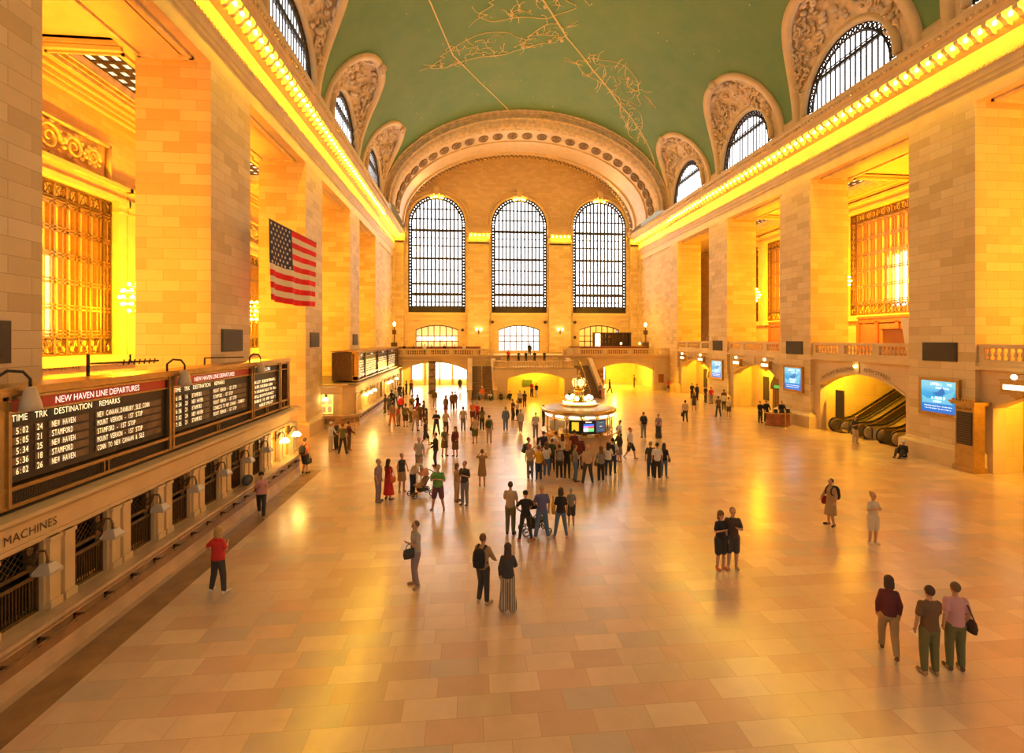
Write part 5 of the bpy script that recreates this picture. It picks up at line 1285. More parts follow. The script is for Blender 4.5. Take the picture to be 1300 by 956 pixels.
def joints(legs, arml, armr, sex):
    """standing figure 1.75 m tall, facing -Y; left/right as the figure's own: left = +X"""
    J = {}; lean = 0; hz = .93
    sw = .185 if sex == 'm' else .16
    if legs == 'sit': hz = .50
    if legs == 'floor': hz = .12
    J['pel'] = Vector((0, 0, hz)); J['wst'] = Vector((0, .0, hz+.20)); J['che'] = Vector((0, -.005, hz+.40)); J['nek'] = Vector((0, .0, hz+.57)); J['hed'] = Vector((0, -.02, hz+.71))
    if legs == 'lean':
        for k, y, z in (('wst', -.06, -.01), ('che', -.16, -.04), ('nek', -.26, -.09), ('hed', -.34, -.12)): J[k] = J[k]+Vector((0, y, z))
    def leg(s, hx, kn, an, toe): J['hip'+s] = Vector(hx); J['kne'+s] = Vector(kn); J['ank'+s] = Vector(an); J['toe'+s] = Vector(toe)
    for s, x in (('l', 1), ('r', -1)):
        h = (x*.09, 0, hz-.02)
        if legs in ('stand', 'lean'): leg(s, h, (x*.10, -.015, .49), (x*.105, .015, .085), (x*.13, -.13, .03))
        elif legs == 'apart': leg(s, h, (x*.15, -.02, .48), (x*.21, .015, .085), (x*.25, -.13, .03))
        elif legs == 'relax': leg(s, h, (x*.10, -.015-(.07 if x > 0 else 0), .49), (x*.12, .015-(.02 if x > 0 else 0), .085), (x*.18, -.13, .03))
        elif legs == 'walk':
            if x > 0: leg(s, h, (x*.09, -.20, .50), (x*.08, -.26, .10), (x*.09, -.40, .05))
            else: leg(s, h, (x*.09, .07, .49), (x*.08, .30, .17), (x*.09, .21, .04))
        elif legs == 'sit': leg(s, h, (x*.13, -.42, .50), (x*.13, -.42, .085), (x*.14, -.57, .03))
        elif legs == 'floor': leg(s, h, (x*.16, -.38, .42), (x*.12, -.62, .085), (x*.12, -.77, .04))
    for s, x, a in (('l', 1, arml), ('r', -1, armr)):
        S = J['nek']+Vector((x*sw, 0, -.085)); J['sho'+s] = S
        tbl = {'down': ((.05,.02,-.27), (.05,-.05,-.51)), 'swing': ((.05,.09,-.25), (.05,.04,-.49)), 'fore': ((.05,-.10,-.25), (.02,-.28,-.38)), 'phone': ((.06,-.05,-.26), (-.09,-.24,-.17)), 'hip': ((.19,.04,-.21), (.05,-.05,-.36)),
               'photo': ((.10,-.20,-.08), (-.07,-.32,.13)), 'up': ((.13,-.03,.20), (.06,-.08,.43)), 'cross': ((.06,-.05,-.25), (-.20,-.17,-.20)), 'out': ((.12,-.10,-.20), (.20,-.33,-.16)), 'rest': ((.05,-.12,-.22), (-.02,-.36,-.30)), 'point': ((.08,-.20,-.12), (.08,-.44,-.08))}
        e, w = tbl[a]; sc_ = 1 if sex == 'm' else .95
        J['elb'+s] = S+Vector((x*e[0], e[1], e[2]))*sc_; J['wri'+s] = S+Vector((x*w[0], w[1], w[2]))*sc_
    return J
def remesh(o, vox, smooth=2):
    m_ = o.modifiers.new('r', 'REMESH'); m_.mode = 'VOXEL'; m_.voxel_size = vox; m_.use_smooth_shade = True
    if smooth: s_ = o.modifiers.new('s', 'SMOOTH'); s_.iterations = smooth; s_.factor = .5
    dg = bpy.context.evaluated_depsgraph_get(); dg.update(); me = bpy.data.meshes.new_from_object(o.evaluated_get(dg)); o.modifiers.clear()
    return me
PC = {}
def cached(key, fn, vox, sm=2):
    if key not in PC:
        mb = MB(); fn(mb); o = mb.build('tmp', None, local=True); me = remesh(o, vox, sm); me.materials.append(M['black']); bpy.data.objects.remove(o); PC[key] = me
    return PC[key]
def body_mesh(pose, sex, J):
    def fn(mb):
        k = .88 if sex == 'f' else 1; p, w, c, n, h = (J[q] for q in ('pel', 'wst', 'che', 'nek', 'hed'))
        slab(mb, [(p-Vector((0,0,.09)), .13, .09), (p, .155 if sex == 'f' else .15, .105), (w, .125*k, .09), (c, .155*k, .105), (n-Vector((0,0,.10)), .15*k, .085), (n-Vector((0,0,.04)), .07, .06)])
        caps(mb, n-Vector((0,0,.06)), h-Vector((0,0,.03)), .052, .048)
        mb.ball(h+Vector((0, .01, .015)), .105, 14, 10, (.78, .93, 1.12)); mb.ball(h+Vector((0, -.03, -.055)), .062, 10, 8, (.85, .85, 1))
        caps(mb, h+Vector((0, -.088, .02)), h+Vector((0, -.112, -.018)), .010, .014, 6)
        for x in (-1, 1): mb.ball(h+Vector((x*.082, .015, -.005)), .028, 7, 5, (.4, .7, 1.1))
        for s, x in (('l', 1), ('r', -1)):
            caps(mb, J['hip'+s], J['kne'+s], .088, .056); caps(mb, J['kne'+s], J['kne'+s].lerp(J['ank'+s], .35), .055, .060); caps(mb, J['kne'+s].lerp(J['ank'+s], .35), J['ank'+s], .058, .038)
            caps(mb, J['ank'+s]-Vector((0, -.02, .04)), J['toe'+s], .042, .034, 8); caps(mb, J['ank'+s], J['ank'+s]-Vector((0, -.02, .045)), .038, .04)
            caps(mb, J['sho'+s]+Vector((-x*.03, 0, -.01)), J['elb'+s], .056*k, .041*k); caps(mb, J['elb'+s], J['wri'+s], .042*k, .028*k)
            W, E_ = J['wri'+s], J['elb'+s]; d = (W-E_).normalized(); sd = d.cross(Vector((0, 0, 1)));
            if sd.length < .3: sd = Vector((0, 1, 0))
            sd.normalize(); nn = d.cross(sd).normalized()
            # palm and five separate, slightly bent fingers
            caps(mb, W, W+d*.07, .030, .034, 8, .55)
            for q in range(4):
                o_ = sd*(-.028+.019*q); L_ = (.032, .038, .036, .028)[q]; b0_q = W+d*.085+o_; b1 = b0_q+d*L_-nn*.006; caps(mb, b0_q, b1, .0092, .0088, 6); caps(mb, b1, b1+d*L_*.7-nn*.016, .0088, .0078, 6)
            t0 = W+d*.03-sd*.03; caps(mb, t0, t0+d*.03-sd*.022, .011, .010, 6); caps(mb, t0+d*.03-sd*.022, t0+d*.06-sd*.024, .010, .008, 6)
    return cached(('body', pose, sex), fn, .0095, 1)
def top_mesh(pose, sex, J, kind):
    def fn(mb):
        k = .9 if sex == 'f' else 1; p, w, c, n = (J[q] for q in ('pel', 'wst', 'che', 'nek')); g = .02 if kind != 'jacket' else .035
        lo = p-Vector((0, 0, .02 if kind != 'jacket' else .10)); b = .012 if kind == 'baggy' else 0
        if kind == 'baggy': g += .02
        slab(mb, [(lo, .155*(1.03 if sex == 'f' else 1)+g, .11+g), (w, .135*k+g+b, .10+g), (c, .165*k+g, .11+g), (n-Vector((0,0,.11)), .165*k+g, .092+g), (n-Vector((0,0,.045)), .10, .07), (n-Vector((0,0,.02)), .066, .06)])
        for s, x in (('l', 1), ('r', -1)):
            S, E_, W = J['sho'+s]+Vector((-x*.03, 0, -.01)), J['elb'+s], J['wri'+s]
            if kind in ('long', 'jacket'): caps(mb, S, E_, .062*k+g*.4, .052*k+g*.3); caps(mb, E_, E_.lerp(W, .95), .052*k+g*.3, .036*k+g*.3)
            elif kind == 'vest': caps(mb, S, S.lerp(E_, .12), .060*k, .055*k)
            else: caps(mb, S, S.lerp(E_, .72), .066*k+g*.3, .058*k+g*.4)
    return cached(('top', pose, sex, kind), fn, .017, 2)
def bottom_mesh(pose, sex, J, kind):
    def fn(mb):
        p = J['pel']; w = J['wst']; g = {'slim': .010, 'trousers': .022, 'shorts': .028, 'wide': .03}.get(kind, .02)
        if kind in ('skirt', 'dress', 'longdress', 'coat'):
            hem = {'skirt': .52, 'dress': .50, 'longdress': .22, 'coat': .42}[kind]; kn = (J['knel']+J['kner'])*.5; sp = abs(J['knel'].y-J['kner'].y)*.4+abs(J['knel'].x-J['kner'].x)*.25
            top = w+Vector((0, 0, .05)) if kind != 'skirt' else w-Vector((0, 0, .08))
            slab(mb, [(Vector((kn.x*.7, kn.y*.7, hem)), .20+sp*.2+(.04 if kind == 'longdress' else 0), .15+sp), (Vector((0, kn.y*.4, (hem+p.z)/2)), .20, .15+sp*.6), (p, .178, .13), (top, .145, .115)])
            return
        slab(mb, [(p-Vector((0, 0, .10)), .145, .10), (p, .158+g*.3, .112+g*.3), (p+Vector((0, 0, .10)), .142, .104)])
        for s in 'lr':
            H, K_, A_ = J['hip'+s], J['kne'+s], J['ank'+s]
            if kind == 'shorts': caps(mb, H, H.lerp(K_, .92), .096+g, .080+g*.8)
            elif kind == 'wide': caps(mb, H, K_, .10, .10); caps(mb, K_, K_.lerp(A_, .88), .10, .13)
            else: caps(mb, H, K_, .092+g*.6, .058+g); caps(mb, K_, K_.lerp(A_, .93), .060+g, .042+g)
    return cached(('bot', pose, sex, kind), fn, .017, 2)
def shoe_mesh(pose, J):
    def fn(mb):
        for s in 'lr':
            a, t = J['ank'+s]-Vector((0, -.03, .045)), J['toe'+s]-Vector((0, .01, -.004)); caps(mb, a, t, .044, .040, 9, .9); caps(mb, a+Vector((0, 0, .03)), a, .042, .044)
    return cached(('shoe', pose), fn, .013, 1)
def hair_mesh(kind, J, pose):
    def fn(mb):
        h = J['hed']
        if kind == 'cap':
            mb.ball(h+Vector((0, .012, .045)), .112, 12, 8, (.84, .98, .86)); mb.lathe([(.001,0),(.09,0),(.09,.014),(.001,.014)], (h.x, h.y-.09, h.z+.06), 14); return
        mb.ball(h+Vector((0, .028, .034)), .107, 12, 8, (.83, .92, .98))
        if kind == 'fringe' or kind in ('long', 'bob'): mb.ball(h+Vector((0, .022, .05)), .112, 12, 8, (.90, .98, .95))
        if kind == 'long': slab(mb, [(h+Vector((0, .085, -.34)), .075, .03), (h+Vector((0, .085, -.2)), .105, .05), (h+Vector((0, .06, -.05)), .098, .062), (h+Vector((0, .04, .05)), .09, .07)])
        if kind == 'bob': slab(mb, [(h+Vector((0, .05, -.13)), .10, .06), (h+Vector((0, .045, -.02)), .104, .075), (h+Vector((0, .04, .06)), .09, .07)])
        if kind == 'bun': mb.ball(h+Vector((0, .12, .08)), .055, 8, 6)
    return cached(('hair', kind, pose), fn, .011, 1)
CL = {'skin': (.55,.30,.18), 'skin2': (.42,.22,.13), 'skin_dark': (.14,.07,.04), 'black': (.015,.014,.016), 'charcoal': (.05,.048,.05), 'grey': (.22,.21,.21), 'lgrey': (.42,.40,.38), 'white': (.72,.70,.67), 'cream': (.66,.56,.40), 'beige': (.50,.38,.25), 'tan': (.40,.26,.13),
      'brown': (.16,.085,.04), 'dbrown': (.07,.04,.025), 'blonde': (.45,.28,.10), 'red': (.62,.03,.025), 'dred': (.32,.02,.02), 'maroon': (.13,.025,.03), 'pink': (.62,.30,.30), 'orange': (.75,.17,.05), 'yellow': (.70,.40,.03), 'green': (.12,.33,.07), 'olive': (.15,.14,.05), 'dgreen': (.04,.07,.03),
      'blue': (.06,.16,.42), 'denim': (.10,.16,.27), 'ddenim': (.03,.055,.12), 'navy': (.02,.025,.06), 'purple': (.15,.06,.09), 'lilac': (.30,.22,.26), 'violetblue': (.12,.12,.27), 'greyhair': (.34,.30,.27), 'cfb': (.30,.18,.09)}
def C(n): return col('cloth_'+n, CL[n], .8 if not n.startswith('skin') else .5)
def link(me, nm, mat, par=None):
    o = bpy.data.objects.new(nm, me); COL.objects.link(o)
    if par is not None: o.parent = par
    if me.users >= 1 and mat is not None: o.material_slots[0].link = 'OBJECT'; o.material_slots[0].material = mat
    return o
EYE = None
def person(x, y, face, lab, sex='m', legs='stand', al='down', ar='down', top=('short', 'white'), bot=('trousers', 'ddenim'), shoes='black', hair=('short', 'dbrown'), skin='skin', h=1.0, z=0, group=None, eyes=True, wide=1.0):
    global EYE
    J = joints(legs, al, ar, sex); pose = (legs, al, ar)
    o = link(body_mesh(pose, sex, J), 'person', C(skin)); o.location = (x, y, z); o.rotation_euler = (0, 0, math.radians(face)); o.scale = (h*(.96 if sex == 'f' else 1)*wide, h*(.96 if sex == 'f' else 1)*wide, h*(.95 if sex == 'f' else 1))
    tag(o, lab, 'person', group)
    if top: link(top_mesh(pose, sex, J, top[0]), {'jacket': 'jacket', 'vest': 'vest'}.get(top[0], 'shirt'), C(top[1]), o)
    if bot: link(bottom_mesh(pose, sex, J, bot[0]), {'shorts': 'shorts', 'skirt': 'skirt', 'dress': 'dress', 'longdress': 'dress', 'coat': 'coat'}.get(bot[0], 'trousers'), M.get(bot[1]) or C(bot[1]), o)
    if shoes: link(shoe_mesh(pose, J), 'shoes', C(shoes), o)
    if hair: link(hair_mesh(hair[0], J, pose), 'cap' if hair[0] == 'cap' else 'hair', C(hair[1]), o)
    if eyes:
        hd = J['hed']
        if EYE is None:
            mb = MB(); mb.ball((0, 0, 0), .011, 6, 4); EYE = mb.build('eye', M['black'], o, local=True); e = EYE
        for i, sx in enumerate((-1, 1)):
            if EYE.parent == o and i == 0 and EYE.location.length == 0: e = EYE
            else: e = EYE.copy(); COL.objects.link(e); e.parent = o
            e.location = hd+Vector((sx*.034, -.082, .018))
    o['J'] = 0; del o['J']
    return o, J
# carried things
def world(o, p): 
    r = o.rotation_euler.z; q = Vector((p.x*o.scale.x, p.y*o.scale.y, p.z*o.scale.z)); return Vector((q.x*math.cos(r)-q.y*math.sin(r), q.x*math.sin(r)+q.y*math.cos(r), q.z))+o.location
def backpack(pj, colr, lab, s=1.0, grp=None):
    o, J = pj; mb = MB(); slab(mb, [(Vector((0, 0, 0)), .15, .075), (Vector((0, .01, .15)), .17, .10), (Vector((0, 0, .34)), .155, .085), (Vector((0, -.01, .42)), .10, .06)])
    t = thing('backpack', lab, 'backpack', tuple(world(o, J['wst']+Vector((0, .205, -.13)))), o.rotation_euler.z, grp); t.scale = (s, s, s)
    mb.build('pack_body', C(colr), t, smooth=True, local=True); mb = MB(); slab(mb, [(Vector((0, .09, .03)), .11, .05), (Vector((0, .10, .12)), .11, .05), (Vector((0, .09, .17)), .09, .04)]); mb.build('front_pocket', C(colr), t, smooth=True, local=True)
    mb = MB()
    for x in (-1, 1): mb.tube([(x*.09, -.05, .40), (x*.10, -.16, .47), (x*.10, -.30, .36), (x*.11, -.31, .22), (x*.13, -.14, .05)], .022, 5)
    mb.build('shoulder_straps', C(colr), t, local=True, smooth=True); return t
def bag(pj, side, colr, lab, kind='hand', s=1.0, rot=0):
    o, J = pj
    if kind == 'hand': p = world(o, J['wri'+side]+Vector((0, 0, -.10)))
    else: p = world(o, J['pel']+Vector(((.27 if side == 'l' else -.27), .02, .17)))
    t = thing('bag', lab, 'bag', (p.x, p.y, p.z-.30*s), o.rotation_euler.z+rot); t.scale = (s, s, s)
    mb = MB(); slab(mb, [(Vector((0, 0, .0)), .06, .14), (Vector((0, 0, .12)), .075, .17), (Vector((0, 0, .24)), .04, .15)], 12); mb.build('bag_body', C(colr), t, smooth=True, local=True)
    mb = MB()
    if kind == 'hand': mb.tube([(0, -.1, .22), (0, -.05, .36), (0, .05, .36), (0, .1, .22)], .012, 5)
    else: mb.tube([(0, -.13, .22), (-.1 if side == 'l' else .1, -.08, .55), (-.1 if side == 'l' else .1, .06, .55), (0, .13, .22)], .014, 5)
    mb.build('strap', C(colr), t, local=True); return t
def stroller(x, y, rz, lab, c1, c2):
    t = thing('stroller', lab, 'stroller', (x, y, 0), math.radians(rz)); mb = MB()
    for s in (-1, 1):
        mb.tube([(s*.24, -.42, .12), (s*.24, .05, .48), (s*.23, .45, 1.0)], .016, 6); mb.tube([(s*.24, .38, .13), (s*.24, -.12, .52)], .016, 6)
    mb.tube([(-.23, .45, 1.0), (.23, .45, 1.0)], .02, 6); mb.tube([(-.24, .38, .13), (.24, .38, .13)], .014, 6); mb.tube([(-.24, -.42, .12), (.24, -.42, .12)], .014, 6); mb.build('frame', M['black'], t, local=True)
    for xx in (-.27, .27):
        for yy, r in ((-.42, .10), (.38, .13)):
            mb = MB(); mb.tube([(xx, yy+r*math.cos(q/12*2*PI), r+.005+r*math.sin(q/12*2*PI)*.98) for q in range(12)], .02, 5, loop=True); mb.box(xx-.01, xx+.01, yy-r, yy+r, r-.01, r+.01); mb.build('wheel', M['rubber'], t, local=True)
    mb = MB(); mb.sweep([(-.30,.42),(-.1,.36),(.12,.40),(.28,.80),(.24,.84),(.08,.48),(-.1,.44),(-.30,.50)], lambda q, a, b: (q, a, b), [-.19, .19]); mb.build('seat', C(c1), t, local=True)
    mb = MB(); mb.ring([[(.2*math.cos(a), .26-.34*math.sin(e)*1.0, .78+.28*math.cos(e)*1.0*math.sin(a)+.1) for a in [PI*k/8 for k in range(9)]] for e in [PI/2*q/5 for q in range(6)]], False, False); mb.build('canopy', C(c2), t, local=True, smooth=True)
    mb = MB(); mb.box(-.17, .17, -.15, .25, .2, .34); mb.build('basket', C('charcoal'), t, local=True)
    return t
CL['peach'] = (.70,.30,.18)
m, nt, b = new_mat('striped_cloth'); tc = N(nt, 'ShaderNodeTexCoord'); sp = N(nt, 'ShaderNodeSeparateXYZ'); nt.links.new(tc.outputs['Object'], sp.inputs[0])
g_ = mth(nt, 'GREATER_THAN', mth(nt, 'FRACT', mth(nt, 'MULTIPLY', sp.outputs['X'], 22)), .5); mx = N(nt, 'ShaderNodeMix', data_type='RGBA'); nt.links.new(g_, mx.inputs[0]); mx.inputs[6].default_value = (.05,.04,.04,1); mx.inputs[7].default_value = (.62,.52,.38,1); nt.links.new(mx.outputs[2], b.inputs['Base Color']); M['stripes'] = m
P = person
# ---- front
a = P(-6.74, 12.8, 150, 'person walking away with a big black backpack, left of the striped-trouser woman', 'm', 'relax', 'down', 'fore', ('long', 'tan'), ('trousers', 'charcoal'), 'beige', ('short', 'brown')); backpack(a, 'black', 'bulky black backpack on the walker nearest the bottom middle', 1.05)
P(-6.14, 12.33, 175, 'long-haired woman in dark top and wide striped trousers near the bottom middle', 'f', 'relax', 'down', 'fore', ('long', 'charcoal'), ('wide', 'stripes'), 'beige', ('long', 'dbrown'))
P(-13.69, 14.05, 160, 'blond person in a bright red top at the left, beside the ticket office', 'f', 'apart', 'hip', 'phone', ('baggy', 'red'), ('trousers', 'charcoal'), 'white', ('bob', 'blonde'), h=1.02)
P(0.19, 14.04, 10, 'left of the close pair in front right, brown-haired person in black with bare legs', 'f', 'stand', 'down', 'phone', ('short', 'black'), ('shorts', 'black'), 'orange', ('bob', 'brown'))
P(0.56, 14.05, -15, 'right of the close pair in front right, person in dark brown shirt', 'm', 'stand', 'phone', 'down', ('short', 'dbrown'), ('shorts', 'charcoal'), 'beige', ('short', 'brown'))
a = P(-8.53, 13.88, -60, 'person in pale top and grey trousers alone in the lower left of the hall', 'm', 'relax', 'phone', 'down', ('short', 'lgrey'), ('trousers', 'lilac'), 'tan', ('short', 'brown')); bag(a, 'l', 'charcoal', 'dark grey bag carried by the lone person in pale top', 'hand')
a = P(5.8, 16.9, -80, 'person in brown coat walking left between a black and a red bag', 'f', 'relax', 'down', 'fore', ('jacket', 'tan'), ('coat', 'tan'), 'black', ('short', 'dbrown')); bag(a, 'r', 'dred', 'red-orange bag on the near side of the brown-coated walker', 'side', 1.1); backpack(a, 'black', 'round black bag on the back of the brown-coated walker', 1.05)
P(6.03, 15.27, 0, 'person in a pale top and light shorts right of the brown-coated walker', 'f', 'stand', 'phone', 'phone', ('short', 'cream'), ('shorts', 'cream'), 'white', ('bun', 'tan'))
P(1.76, 9.84, 150, 'dark-clothed person with a dark round bag in the lower right', 'f', 'walk', 'down', 'down', ('long', 'maroon'), ('trousers', 'tan'), 'brown', ('bob', 'dbrown'))
P(2.08, 9.21, 170, 'person in brown shirt at the bottom right, left of the pink-topped one', 'm', 'stand', 'down', 'fore', ('short', 'brown'), ('trousers', 'olive'), 'tan', ('short', 'dbrown'))
a = P(2.73, 9.29, 165, 'person in a pink top with bag straps at the bottom right', 'm', 'stand', 'swing', 'down', ('short', 'pink'), ('trousers', 'olive'), 'brown', ('short', 'brown')); bag(a, 'r', 'dbrown', 'dark brown shoulder bag of the pink-topped person at the bottom right', 'side')
# ---- left along the ticket office
P(-14.91, 19.86, 20, 'woman in pink shirt and black trousers walking by the near ticket office', 'f', 'walk', 'fore', 'phone', ('baggy', 'pink'), ('trousers', 'black'), 'beige', ('fringe', 'black'), h=1.0)
a = P(-15.3, 26.03, 160, 'man in orange shirt and black shorts at the corner of the near ticket office', 'm', 'relax', 'fore', 'down', ('short', 'orange'), ('shorts', 'black'), 'black', ('short', 'dbrown')); backpack(a, 'black', 'black backpack on the man in the orange shirt'); bag(a, 'r', 'charcoal', 'dark bag in the hand of the man in the orange shirt')
P(-15.39, 30.97, 70, 'cook in white jacket and white cap by the cut corner of the far ticket office', 'm', 'stand', 'fore', 'fore', ('long', 'white'), ('trousers', 'cream'), 'cream', ('cap', 'white'))
P(-15.18, 31.38, -110, 'dark-clothed person facing the white-clothed cook', 'm', 'stand', 'down', 'fore', ('long', 'charcoal'), ('trousers', 'black'), 'black', ('short', 'tan'))
P(-14.53, 30.27, 175, 'person in a green shirt and black trousers seen from behind, next to the cook', 'm', 'apart', 'hip', 'fore', ('short', 'olive'), ('trousers', 'black'), 'black', ('short', 'brown'))
P(-14.37, 31.08, 120, 'person in reddish brown at the right of the group by the far ticket office corner', 'm', 'stand', 'down', 'fore', ('long', 'maroon'), ('trousers', 'brown'), 'tan', ('short', 'dbrown'))
# ---- left middle group
P(-10.86, 21.2, 80, 'heavy man in a lilac-grey shirt and trousers facing the woman in red', 'm', 'stand', 'down', 'down', ('baggy', 'lilac'), ('trousers', 'lilac'), 'grey', ('short', 'greyhair'), wide=1.05)
a = P(-10.5, 21.47, 150, 'woman in a long red dress with long dark hair', 'f', 'relax', 'fore', 'down', ('short', 'dred'), ('longdress', 'red'), 'brown', ('long', 'dbrown')); bag(a, 'r', 'orange', 'orange bag at the side of the woman in the red dress', 'side')
P(-10.09, 22.52, 30, 'person in dark top and beige skirt behind the stroller group', 'f', 'stand', 'fore', 'down', ('vest', 'charcoal'), ('skirt', 'tan'), 'tan', ('short', 'brown'))
P(-9.56, 22.02, 70, 'person in cream shirt and blue trousers bending over the stroller', 'm', 'lean', 'fore', 'fore', ('baggy', 'cream'), ('trousers', 'navy'), 'tan', ('short', 'greyhair'))
stroller(-9.18, 21.87, -60, 'dark folding stroller with a peach canopy next to the man in green', 'tan', 'peach')
P(-9.67, 25.62, 180, 'grey-clad person standing behind the stroller', 'm', 'stand', 'fore', 'down', ('short', 'lgrey'), ('trousers', 'grey'), 'beige', ('short', 'pink'))
P(-8.35, 19.99, -8, 'man in a bright green shirt and purple shorts looking at his phone', 'm', 'apart', 'phone', 'phone', ('baggy', 'green'), ('shorts', 'purple'), 'grey', ('short', 'black'), h=1.0, wide=1.04)
P(-7.32, 20.46, -30, 'man in dark grey top over a beige shirt, right of the man in green', 'm', 'stand', 'phone', 'down', ('short', 'charcoal'), ('trousers', 'grey'), 'brown', ('short', 'dbrown'))
P(-7.65, 20.98, 60, 'person in tan close to the left side of the dark grey man', 'f', 'stand', 'down', 'fore', ('short', 'tan'), ('trousers', 'beige'), 'brown', ('bob', 'brown'), h=.92)
P(-8.93, 26.79, -75, 'man in a black jacket facing left with a phone, above the man in green', 'm', 'relax', 'fore', 'phone', ('jacket', 'black'), ('trousers', 'black'), 'black', ('short', 'black'))
P(-8.61, 29.08, 30, 'woman in olive shirt and short skirt, left of the woman in a dark coat', 'f', 'relax', 'down', 'fore', ('short', 'olive'), ('skirt', 'brown'), 'black', ('short', 'brown'))
P(-7.98, 29.02, -20, 'woman with long hair in a maroon coat and dark trousers', 'f', 'stand', 'fore', 'down', ('jacket', 'maroon'), ('coat', 'brown'), 'dbrown', ('long', 'brown'))
P(-9.49, 35.28, 0, 'man in a navy shirt and black trousers with crossed arms', 'm', 'apart', 'cross', 'cross', ('short', 'navy'), ('slim', 'black'), 'cream', ('short', 'black'))
P(-8.86, 35.51, 30, 'person in a beige and red shirt next to the man with crossed arms', 'm', 'relax', 'fore', 'down', ('short', 'beige'), ('trousers', 'dbrown'), 'orange', ('short', 'brown'))
P(-7.68, 36.9, 180, 'person in beige shirt and grey trousers in the middle distance', 'm', 'stand', 'down', 'down', ('short', 'beige'), ('trousers', 'grey'), 'tan', ('short', 'maroon'))
P(-9.94, 31.98, 100, 'bare-legged person in dark shorts walking right, left of the navy man', 'f', 'walk', 'swing', 'fore', ('short', 'dbrown'), ('shorts', 'charcoal'), 'brown', ('bob', 'dbrown'))
P(-6.57, 23.0, 180, 'woman in a brown dress raising a camera', 'f', 'stand', 'photo', 'photo', ('short', 'cfb'), ('dress', 'cfb'), 'tan', ('bun', 'brown'))
a = P(-6.85, 32.39, 190, 'person in beige shirt with a black shoulder bag left of the long-haired woman', 'm', 'stand', 'down', 'fore', ('short', 'beige'), ('shorts', 'olive'), 'brown', ('short', 'brown')); bag(a, 'l', 'black', 'small black bag on the person in beige, middle left', 'side', .8)
a = P(-5.94, 32.54, 170, 'man in tan shirt with a dark green backpack', 'm', 'stand', 'down', 'down', ('short', 'tan'), ('trousers', 'beige'), 'brown', ('cap', 'black')); backpack(a, 'dgreen', 'dark green backpack on the man in tan, middle left', 1.1)
P(-6.31, 37.08, 175, 'woman with very long dark hair in olive clothes', 'f', 'stand', 'down', 'fore', ('short', 'olive'), ('trousers', 'black'), 'black', ('long', 'dbrown'))
P(-7.0, 40.27, 20, 'person in an orange top with dark hair, leftmost of the middle cluster', 'm', 'stand', 'down', 'fore', ('short', 'orange'), ('shorts', 'maroon'), 'tan', ('short', 'black'))
P(-6.62, 41.0, 10, 'person in a bright red top behind the beige-shirted one', 'f', 'stand', 'down', 'down', ('short', 'red'), ('trousers', 'maroon'), 'tan', ('short', 'black'), h=.9)
# ---- foreground middle family
P(-5.71, 17.25, 160, 'man in beige shirt and olive trousers, leftmost of the front family', 'm', 'stand', 'fore', 'down', ('short', 'beige'), ('trousers', 'olive'), 'black', ('short', 'dbrown'), h=1.02)
P(-5.26, 16.59, 180, 'woman all in black with a black cap, second in the front family', 'f', 'apart', 'hip', 'fore', ('short', 'black'), ('slim', 'black'), 'orange', ('cap', 'black'))
P(-4.69, 16.74, 180, 'man in a violet-blue shirt and jeans with a pale cap in the front family', 'm', 'apart', 'fore', 'down', ('short', 'violetblue'), ('trousers', 'denim'), 'cream', ('cap', 'beige'), h=1.02)
P(-4.05, 16.74, 175, 'woman in black shirt and blue jeans, right of the yellow bag', 'f', 'apart', 'down', 'down', ('short', 'black'), ('slim', 'denim'), 'pink', ('bob', 'dbrown'))
P(-3.48, 17.83, 175, 'child in grey clothes, rightmost of the front family', 'f', 'stand', 'down', 'down', ('short', 'grey'), ('shorts', 'charcoal'), 'beige', ('short', 'greyhair'), h=.80)
stroller(-4.86, 17.3, 100, 'dark stroller in the middle of the front family', 'charcoal', 'black')
t = thing('bag', 'yellow shopping bag hanging on the stroller of the front family', 'bag', (-4.14, 17.82, .45)); mb = MB(); slab(mb, [(Vector((0,0,0)), .05, .12), (Vector((0,0,.25)), .07, .14), (Vector((0,0,.5)), .03, .10)], 10); mb.build('bag_body', C('yellow'), t, local=True, smooth=True); mb = MB(); mb.tube([(0,-.06,.48),(0,-.03,.62),(0,.03,.62),(0,.06,.48)], .012); mb.build('strap', C('red'), t, local=True)
# ---- group watching before the booth
a = P(-4.22, 25.07, 85, 'man facing right with a green backpack at the left of the booth crowd', 'm', 'stand', 'fore', 'phone', ('short', 'lilac'), ('trousers', 'charcoal'), 'black', ('short', 'brown')); backpack(a, 'dgreen', 'green backpack at the left edge of the booth crowd')
P(-4.25, 24.07, 175, 'person in an orange-beige vest and grey shorts, front left of the booth crowd', 'm', 'stand', 'down', 'fore', ('short', 'beige'), ('trousers', 'grey'), 'navy', ('short', 'orange'), h=.93)
a = P(-3.91, 23.5, 185, 'woman in a bright yellow top and jeans in the booth crowd', 'f', 'stand', 'fore', 'down', ('long', 'yellow'), ('slim', 'ddenim'), 'white', ('bun', 'brown')); bag(a, 'r', 'brown', 'brown bag at the side of the woman in yellow', 'side')
P(-3.42, 24.27, 170, 'woman in white shirt and bright blue jeans right of the woman in yellow', 'f', 'stand', 'down', 'fore', ('short', 'white'), ('trousers', 'blue'), 'pink', ('long', 'brown'))
P(-3.02, 25.1, 180, 'person in dark olive clothes left of the grey backpack', 'f', 'stand', 'down', 'down', ('short', 'dgreen'), ('slim', 'black'), 'tan', ('bun', 'brown'))
a = P(-2.9, 23.67, 180, 'bare-armed person with a blue and grey backpack and white shoes', 'f', 'stand', 'down', 'down', ('vest', 'navy'), ('slim', 'black'), 'white', ('bun', 'dbrown')); backpack(a, 'grey', 'blue-grey backpack in the middle of the booth crowd', 1.0)
